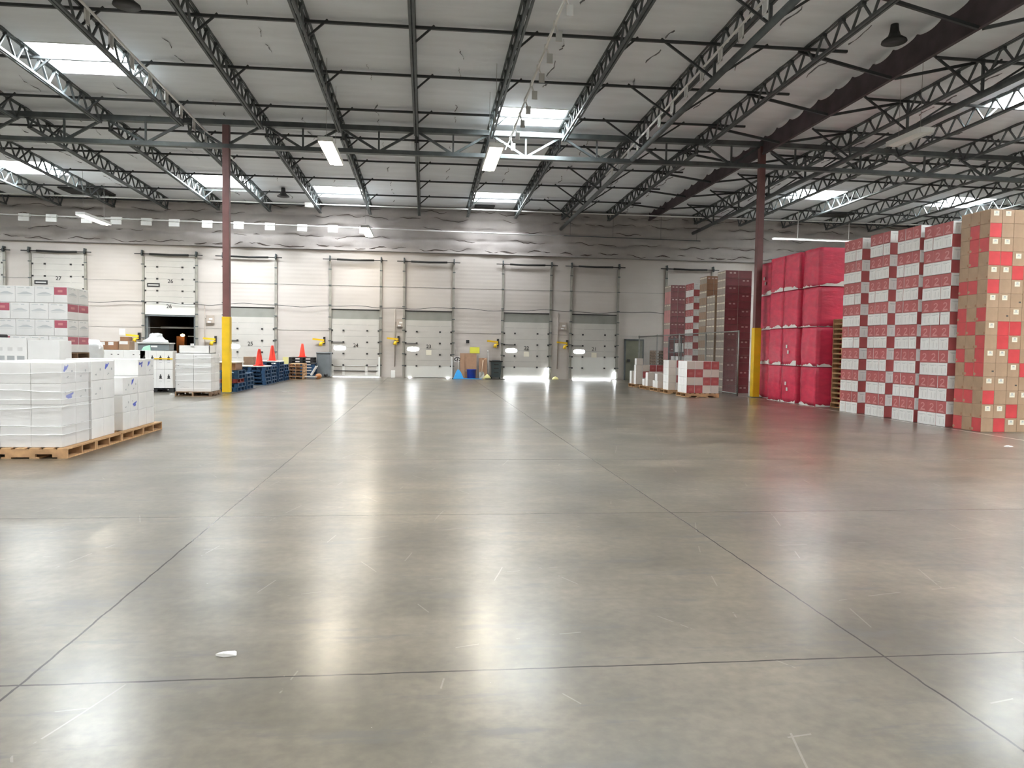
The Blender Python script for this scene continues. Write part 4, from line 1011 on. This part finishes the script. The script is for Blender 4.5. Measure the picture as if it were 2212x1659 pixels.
for k in range(4):
    for i in range(3):
        one(carton_mesh('plain_low', 0.39, 0.44, 0.272, {}, M_CW), 'white_carton', (-6.89-.395*i, 15.22, 0.142+0.274*k), 'plain white carton, %s, %s from right, beneath the hill-print stack' % (lay(k, 4), ORD[i]), 'carton', 'plain cartons beneath the hill-print stack')
    one(carton_mesh('plain_low', 0.39, 0.44, 0.272, {}, M_CW), 'white_carton', (-6.89, 15.67, 0.142+0.274*k), 'plain white carton, %s, far corner, beneath the hill-print stack' % lay(k, 4), 'carton', 'plain cartons beneath the hill-print stack')
def greyprint():
    def ex(b, x0, x1, y0, y1, h):
        for i in range(3):
            rect(b, 2, -.22+.16*i, -.10+.16*i, h*.06, h*.24, M_GREYINK, x0, x1, y0, y1); rect(b, 2, -.21+.16*i, -.13+.16*i, h*.45, h*.60, mat('faint_print', (0.6, 0.6, 0.6), 0.4), x0, x1, y0, y1)
    return carton_mesh('grey_print_carton', 0.52, 0.45, 0.41, {}, M_CW, ex)
for k in range(4):
    one(greyprint(), 'grey_print_carton', (-7.075, 14.05, 0.41*k+.004), 'white carton with grey panel print, %s, column left of the plain white boxes' % lay(k, 4), 'carton', 'grey-print cartons at left')
    one(carton_mesh('plain_tall', 0.52, 0.45, 0.40, {}, M_CW), 'carton', (-6.545, 14.05, 0.402*k), 'plain white carton, %s, column beside the grey-print cartons' % lay(k, 4), 'carton', 'plain white box column at left')
b = MB(); b.box(-7.93, -7.37, 13.8, 14.3, 0, 1.66, M_GREYP); b.box(-7.94, -7.36, 13.79, 14.31, 1.62, 1.70, M_BLACK); tag(b.build('plastic_bin', bevel=0.02), 'dark grey plastic bin cut by the left edge of the photo', 'bin')

# ---------------------------------------------------------------- left middle loads
pallet('dark', (-6.92, 24.05, 0), 'wooden pallet under the white wrapped load beside the left column', 'weathered pallets at left', math.pi/2)
G5 = 'white cartons in the wrapped load beside the left column'
def marked(v): return carton_mesh('marked_white_%d' % v, 0.50, 0.46, 0.283, {}, M_CW, (lambda b, x0, x1, y0, y1, h: (ribbon(b, 2, [(-.12, .12), (-.05, .135), (.0, .115), (.06, .13), (.12, .118)], .010, M_GREYINK, x0, x1, y0, y1), rect(b, 2, -.2, -.17, .2, .215, M_INK, x0, x1, y0, y1))) if v else None)
for k in range(4):
    for i in range(2):
        for j in range(2):
            one(marked(1 if (i, k) in ((0, 0), (0, 2), (1, 3)) else 0), 'white_carton', (-7.18+.51*i, 23.80+.47*j, 0.142+.285*k), 'white carton, %s, %s %s, wrapped load beside the left column' % (lay(k, 4), ('near', 'far')[j], ('left', 'right')[i]), 'carton', G5)
film_shell('stretch_film', -7.45, -6.40, 23.55, 24.54, 0.13, 1.30, 'clear stretch film around the white load beside the left column', 'clear stretch film', M_FILM)
r = empty('white_tray', (-6.93, 24.0, 1.285), 'shallow white tray on top of the wrapped load by the left column', 'tray')
b = MB(); b.box(-.45, .45, -.35, .35, 0, .02, M_CW); b.box(-.45, .45, -.35, -.33, 0, .24, M_CW); b.box(-.45, .45, .33, .35, 0, .24, M_CW); b.box(-.45, -.43, -.35, .35, 0, .24, M_CW); b.box(.43, .45, -.35, .35, 0, .24, M_CW); b.build('tray_body', r)
b = MB(); b.box(-.10, 0.0, -.37, -.35, .22, .30, M_CW); b.build('handle_tab', r)
def icon():
    def ex(b, x0, x1, y0, y1, h):
        rect(b, 2, -.035, .035, h*.52, h*.66, M_INK, x0, x1, y0, y1); rect(b, 2, -.05, .05, h*.50, h*.53, M_INK, x0, x1, y0, y1); rect(b, 2, -.04, .04, h*.36, h*.38, M_GREYINK, x0, x1, y0, y1); rect(b, 2, -.015, .015, h*.66, h*.74, M_INK, x0, x1, y0, y1)
    return carton_mesh('icon_carton', 0.247, 0.42, 0.595, {}, M_CW, ex)
pallet('black', (-8.62, 25.75, 0), 'black plastic pallet under the icon-print cartons', 'plastic pallets')
for k in range(2):
    for i in range(4):
        one(icon(), 'icon_carton', (-8.185-.25*i, 25.46, 0.142+.6*k), 'white carton with black icon, %s, %s from right, left of the wrapped load' % (('bottom layer', 'top layer')[k], ORD[i]), 'carton', 'white icon-print cartons')
b = MB(); b.box(-8.63, -8.06, 25.235, 25.249, 1.06, 1.10, M_YEL); tag(b.build('yellow_strap'), 'yellow tape strip across the icon-print cartons', 'strap')
pallet('black', (-9.80, 25.75, 0), 'black plastic pallet under the long white boxes', 'plastic pallets')
for k in range(4):
    for i in range(2):
        one(carton_mesh('long_white', 0.66, 0.5, 0.298, {}, M_CW, lambda b, x0, x1, y0, y1, h: (rect(b, 2, -.05, .0, h*.5, h*.58, M_INK, x0, x1, y0, y1), rect(b, 2, .15, .2, h*.5, h*.58, M_INK, x0, x1, y0, y1))), 'carton', (-9.23-.665*i, 25.5, 0.142+.30*k), 'long white box, %s, %s, behind the left foreground loads' % (lay(k, 4), ('right', 'left')[i]), 'box', 'long white boxes')
TZ = 1.345
one(carton_mesh('brown_flat', 0.58, 0.5, 0.27, {}, M_CBRN, lambda b, x0, x1, y0, y1, h: (rect(b, 2, -.27, -.1, .15, .25, M_CW, x0, x1, y0, y1), rect(b, 2, .0, .16, .15, .25, M_CW, x0, x1, y0, y1))), 'carton', (-10.02, 25.5, TZ), 'brown carton with white labels on the long white boxes', 'carton')
one(carton_mesh('tan_flat', 0.325, 0.45, 0.29, {2: M_CTAN}, M_CTAN, lambda b, x0, x1, y0, y1, h: rect(b, 2, -.14, .12, .18, .28, M_CW, x0, x1, y0, y1)), 'carton', (-9.555, 25.5, TZ), 'tan carton with white label beside the brown carton', 'carton')
one(carton_mesh('brown_small', 0.26, 0.3, 0.13, {}, M_CBRN), 'carton', (-9.59, 25.55, TZ+.291), 'small brown carton lying on top of the tan carton', 'carton')
r = empty('grey_tote', (-8.69, 25.62, TZ), 'long grey tote with a bundle on top behind the mint sheet', 'tote')
b = MB(); b.box(-.48, .48, -.24, .24, 0, .21, M_GREYP); b.box(-.515, .515, -.27, .27, .21, .25, M_LGREY); b.build('tote_body', r, bevel=0.015)
b = MB(); b.box(-.08, .12, -.25, -.24, .1, .15, M_WHITEP); b.build('label', r)
b = MB(); b.smooth = True; rr = random.Random(4); prof = [(.42, 0), (.36, .05), (.27, .12), (.20, .17), (.185, .24), (.175, .27), (.10, .29), (.02, .285)]
b.lathe(prof, M_FILMW, 18, 0, 0, 0, 1.0, .5); b.v = [(v[0]+rr.uniform(-.03, .03), v[1]+rr.uniform(-.02, .02), v[2]+(rr.uniform(-.02, .02) if v[2] > .02 else 0)) for v in b.v]
tag(b.build('plastic_bundle', loc=(-8.70, 25.62, TZ+.255)), 'white plastic wrapped bundle heaped on the grey tote', 'bundle')
b = MB(); b.add([(0,0,0),(.29,-.02,0),(.26,0,.17),(.05,.03,.11),(0,.02,0),(.29,.0,0),(.26,.02,.17),(.05,.05,.11)], [(0,1,2,3),(7,6,5,4),(0,4,5,1),(1,5,6,2),(2,6,7,3),(3,7,4,0)], M_MINT)
tag(b.build('mint_sheet', loc=(-9.03, 25.29, TZ)), 'mint green folded sheet leaning in front of the grey tote', 'sheet')
b = MB(); b.smooth = True; rr = random.Random(9); b.lathe([(.36, 0), (.38, .18), (.34, .36), (.22, .46), (.05, .47)], M_FILMW, 20, 0, 0, 0, 1, .7); b.v = [(v[0]+rr.uniform(-.03, .03), v[1]+rr.uniform(-.02, .02), v[2]+(rr.uniform(-.03, .03) if v[2] > .02 else 0)) for v in b.v]
tag(b.build('plastic_bag', loc=(-8.17, 19.4, 1.155)), 'crumpled white plastic heap right of the high hill-print stack', 'plastic bag')
one(carton_mesh('bag_base', 0.8, 0.7, 1.15, {}, M_LGREY), 'crate', (-8.17, 19.4, 0), 'pale grey crate under the crumpled white plastic heap', 'crate')

# ---------------------------------------------------------------- blue pallet stacks along the left
BS = [(-6.80, 26.4, 5, 'stack right behind the left column'), (-6.80, 27.7, 4, 'second stack behind the left column'), (-6.80, 30.8, 5, 'stack under the first cone'), (-6.80, 32.0, 5, 'stack past the first cone'), (-6.80, 33.5, 6, 'stack under the second cone'), (-6.80, 34.8, 5, 'stack left of the loose wooden pallets'), (-5.95, 37.75, 5, 'stack under the black pallets')]
for x, y, n, nm in BS:
    for k in range(n): pallet('red' if (y == 26.4 and k == 2) else 'blue', (x+rj.uniform(-.03, .03), y+rj.uniform(-.02, .02), 0.142*k), '%s wooden pallet, %s, %s' % ('red painted' if (y == 26.4 and k == 2) else 'blue', lay(k, n), nm), 'blue wooden pallets', 0)
for k in range(2): pallet('black', (-5.95, 37.72, 0.712+.142*k), 'black pallet, %s of two, on the blue stack under the third cone' % ('lower', 'upper')[k], 'plastic pallets')
for k in range(5): pallet('wood', (-5.92, 36.1+.05*(k % 2), 0.145*k), 'tan wooden pallet, %s, short stack in front of the black pallets' % lay(k, 5), 'tan wooden pallets by the wall', math.pi/2).scale = (1, 0.62, 1)
one(carton_mesh('sheet_brown', 1.15, 0.95, 0.24, {}, M_CBRN), 'carton', (-6.85, 26.4, 0.713), 'flat brown carton on the blue stack behind the left column', 'carton')
b = MB(); b.box(-.62, .62, -.55, .55, 0, .035, M_PAPER); pl = b.mesh('white_board')
for (x, y, z, l) in ((-6.85, 26.4, 0.956, 'white board on the flat brown carton behind the left column'), (-6.80, 30.8, 0.712, 'white board under the nearest cone'), (-6.80, 33.5, 0.854, 'white board under the second cone')): one(pl, 'board', (x, y, z), l, 'board', 'white boards on pallet stacks')
one(carton_mesh('brown_cube', .42, .4, .36, {}, M_CTAN), 'carton', (-7.22, 32.2, 0.714), 'small tan carton behind the nearest cone', 'carton')
def cone(loc, label):
    r = empty('traffic_cone', loc, label, 'traffic cone', 'orange traffic cones')
    b = MB(); b.box(-.19, .19, -.19, .19, 0, .03, M_CONE); b.build('base', r, bevel=.01)
    b = MB(); b.smooth = True; b.lathe([(.15, .03), (.145, .07), (.10, .36), (.055, .62), (.045, .66)], M_CONE, 20); b.build('cone_body', r)
    return r
c0 = cone((-6.50, 30.6, 0.749), 'orange traffic cone on the nearest white board, leftmost of three')
dup(c0, (-6.55, 33.4, 0.891), 'orange traffic cone in the middle, on the second white board')
dup(c0, (-5.95, 37.6, 0.997), 'orange traffic cone on the black pallets, rightmost of three')
r = empty('pallet_jack', (-5.22, 36.2, 0), 'white hand truck beside the tan wooden pallets', 'hand truck')
b = MB(); b.bar((-.1, 0, .18), (.16, 0, .62), .30, .08, M_WHITEP); b.build('frame', r, bevel=.01)
b = MB(); b.box(-.4, .2, -.2, .2, .08, .13, M_LGREY); b.build('toe_plate', r)
for y in (-.16, .16):
    b = MB(); b.smooth = True; b.tube([(.24, y-.03, .13), (.24, y+.03, .13)], .13, M_ORNG if y < 0 else M_CTAN, 16); b.build('wheel', r)
b = MB(); b.smooth = True; b.tube([(.16, -.12, .62), (.06, -.12, .74), (-.1, -.1, .72)], .03, M_BLACK, 8); b.build('grip', r)
r = empty('grey_bin', (-5.02, 38.45, 0), 'tall grey plastic bin standing against the wall beside door 24', 'bin')
b = MB(); b.box(-.34, .34, -.28, .28, 0.04, 1.2, M_GREYP); b.build('bin_body', r, bevel=.03)
b = MB(); b.box(-.36, .36, -.30, .30, 1.18, 1.24, M_GREYP); b.build('lid', r, bevel=.015)
b = MB(); b.smooth = True; b.tube([(.12, -.30, .12), (.12, -.24, .12)], .09, M_BLACK, 14); b.build('wheel', r)
b = MB(); b.box(-.13, .13, -.02, .02, 0, 1.0, mat('pale_yellow', (0.72, 0.68, 0.30), 0.7)); tag(b.build('yellow_board', loc=(-6.62, 36.9, 0)), 'yellow board standing behind the blue pallets', 'board')

# ---------------------------------------------------------------- cleaning corner by the dock wall
def leaning(name, x, wd, h, y, t, m, label, cat):
    b = MB(); b.box(-wd/2, wd/2, 0, t, 0, h, m); o = tag(b.build(name, loc=(x, y, 0.012)), label, cat); o.rotation_euler.x = -math.atan2(WY-0.03-t-y, h); return o
leaning('cardboard_sheet', 2.22, .85, 1.30, 38.72, .03, mat('cardboard', (0.36, 0.215, 0.13), 0.75, noise=.1), 'tall brown cardboard sheet leaning on the wall behind the blue bucket', 'cardboard')
leaning('cardboard_sheet', 2.98, .42, 1.08, 38.70, .03, MATS['cardboard'], 'narrower cardboard sheet leaning on the wall behind the shovel', 'cardboard')
leaning('cardboard_sheet', 1.92, .22, 1.28, 38.62, .03, MATS['cardboard'], 'slim cardboard strip leaning in front of the tall sheet', 'cardboard')
r = empty('plastic_bucket', (2.36, 38.42, 0), 'dark blue plastic bucket in front of the cardboard', 'bucket')
b = MB(); b.smooth = True; b.lathe([(.20, .0), (.215, .05), (.235, .44), (.25, .45), (.25, .49), (.235, .49), (.215, .10), (.02, .08)], M_BLUEB, 24); b.build('bucket_body', r)
b = MB(); b.smooth = True; b.tube([(-.25, 0, .42), (-.29, -.04, .40), (-.25, -.08, .36)], .012, M_LGREY, 6); b.build('handle', r)
r = empty('dustpan', (1.72, 38.40, 0), 'light blue upright dustpan left of the blue bucket', 'dustpan')
b = MB(); b.v = [(-.27, -.15, .01), (.25, -.15, .01), (.25, .12, .01), (-.27, .12, .01), (-.15, -.05, .34), (.10, -.05, .34), (.10, .10, .34), (-.15, .10, .34), (-.07, .0, .46), (.0, .0, .46), (.0, .07, .46), (-.07, .07, .46)]
k = b.mi(M_LBLUE)
for a in (0, 4):
    for i in range(4): b.f.append([a+i, a+(i+1) % 4, a+4+(i+1) % 4, a+4+i]); b.m.append(k)
b.f.append([3, 2, 1, 0]); b.m.append(k); b.f.append([8, 9, 10, 11]); b.m.append(k); b.build('pan', r, bevel=.012)
b = MB(); b.smooth = True; b.tube([(-.035, .035, .44), (-.03, .16, .98)], .014, M_LGREY, 8); b.build('handle', r)
r = empty('shovel', (2.88, 38.40, 0), 'shovel with wooden handle leaning blade down against the cardboard', 'shovel')
b = MB(); b.smooth = True; b.v = []; 
prof = [(-.13, .02), (-.135, .25), (-.11, .34), (-.04, .38), (.04, .38), (.11, .34), (.135, .25), (.13, .02)]
b.add([(u, -.03-.05*(1-(u/.14)**2)+.12*z, z) for u, z in prof]+[(u, -.015-.05*(1-(u/.14)**2)+.12*z, z) for u, z in prof], [tuple(range(8))[::-1], tuple(range(8, 16))]+[(i, (i+1) % 8, (i+1) % 8+8, i+8) for i in range(8)], M_LGREY); b.smooth = False; b.build('blade', r)
b = MB(); b.smooth = True; b.tube([(0, -.02, .30), (.09, .22, .95)], .028, mat('shovel_ash', (0.66, 0.48, 0.34), 0.6), 8); b.build('wooden_handle', r)
b = MB(); b.tube([(.09, .22, .95), (.10, .245, 1.02)], .03, M_CBRN, 8); b.bar((.03, .25, 1.05), (.17, .25, 1.05), .03, .04, M_CBRN); b.build('grip', r)
b = MB(); b.smooth = True; b.tube([(3.27, 38.55, .0), (3.23, 38.93, 1.42)], .016, M_LGREY, 8); b.tube([(3.233, 38.90, 1.36), (3.23, 38.93, 1.46)], .035, M_WHITEP, 8); tag(b.build('broom_pole'), 'thin upright pole leaning on the wall beside the grey wheelie bin', 'pole')
r = empty('wheelie_bin', (3.62, 38.50, 0), 'dark grey-green wheelie bin with lid between the shovel and door 22', 'bin')
b = MB(); b.v = [(-.22, -.2, .08), (.22, -.2, .08), (.22, .2, .08), (-.22, .2, .08), (-.28, -.27, .88), (.28, -.27, .88), (.28, .27, .88), (-.28, .27, .88)]
b.f = [[3,2,1,0],[4,5,6,7],[0,1,5,4],[1,2,6,5],[2,3,7,6],[3,0,4,7]]; b.m = [0]*6; b.mats = [M_BIN]
for z in (.32, .52, .72): b.box(-.12, .12, -.275+.02*(0.88-z)*4, -.22, z, z+.06, M_INK)
b.build('bin_body', r, bevel=.015)
b = MB(); b.box(-.32, .32, -.31, .30, .88, .94, M_BLACK); b.box(-.2, .2, -.2, .25, .94, .97, M_BIN); b.build('lid', r, bevel=.015)
for x in (-.22, .22):
    b = MB(); b.smooth = True; b.tube([(x-.03, .2, .09), (x+.03, .2, .09)], .09, M_BLACK, 14); b.build('wheel', r)
b = MB(); b.smooth = True; rr = random.Random(2); b.lathe([(.17, 0), (.19, .06), (.13, .14), (.07, .2), (.02, .24)], mat('pale_yellow', (0.72, 0.68, 0.30), 0.7), 14, 0, 0, 0, 1, .7); b.v = [(v[0]+rr.uniform(-.02, .02), v[1], v[2]+(rr.uniform(-.015, .015) if v[2] > .02 else 0)) for v in b.v]
tag(b.build('yellow_mop', loc=(3.16, 38.35, 0)), 'pale yellow mop head on the floor left of the wheelie bin', 'mop')
b = MB(); b.box(-.9, .55, -.06, .06, 0, .035, M_LBLUE); b.box(-.95, -.9, -.07, .07, 0, .05, M_BLACK); tag(b.build('floor_squeegee', loc=(2.3, 38.05, 0)), 'long blue floor squeegee lying in front of the bucket', 'squeegee')
b = MB(); b.box(-.5, .5, -.08, .08, 0, .04, M_BLACK); tag(b.build('floor_mat_roll', loc=(3.55, 38.05, 0)), 'black rubber strip on the floor before the wheelie bin', 'strip')
b = MB(); b.box(-.10, .10, -.10, .10, 0, .36, M_WHITEP); tag(b.build('white_box', loc=(-1.62, 38.75, 0), bevel=.01), 'small white box on the floor between doors 24 and 23', 'box')
b = MB(); b.smooth = True; b.lathe([(.16, 0), (.17, .05), (.10, .13), (.02, .16)], MATS['pale_yellow'], 12); tag(b.build('yellow_cloth', loc=(6.75, 38.6, 0)), 'pale yellow cloth heap at the wall between doors 22 and 21', 'cloth')
# litter on the floor
def scrap(loc, sz, label, seed):
    r_ = random.Random(seed); n = 7; b = MB()
    top = [(sz*math.cos(6.283*i/n)*r_.uniform(.5, 1), sz*.55*math.sin(6.283*i/n)*r_.uniform(.5, 1), r_.uniform(.006, .022)) for i in range(n)]
    b.add([(0, 0, .015)]+top, [(0, i+1, (i+1) % n+1) for i in range(n)], M_PAPER)
    b.add([(x, y, 0.001) for x, y, z in top]+top, [(i, (i+1) % n, (i+1) % n+n, i+n) for i in range(n)], M_PAPER)
    tag(b.build('paper_scrap', loc=loc), label, 'litter', 'paper litter on the floor')

scrap((-0.99, 3.93, 0), .075, 'white paper scrap on the floor near the left joint', 1)
scrap((10.25, 12.11, 0), .10, 'white paper scrap on the floor at the right edge', 2)
scrap((-4.63, 25.97, 0), .16, 'white scrap on the floor right of the left column', 3)
scrap((-7.79, 24.29, 0), .16, 'white scrap on the floor beside the wrapped load', 4)
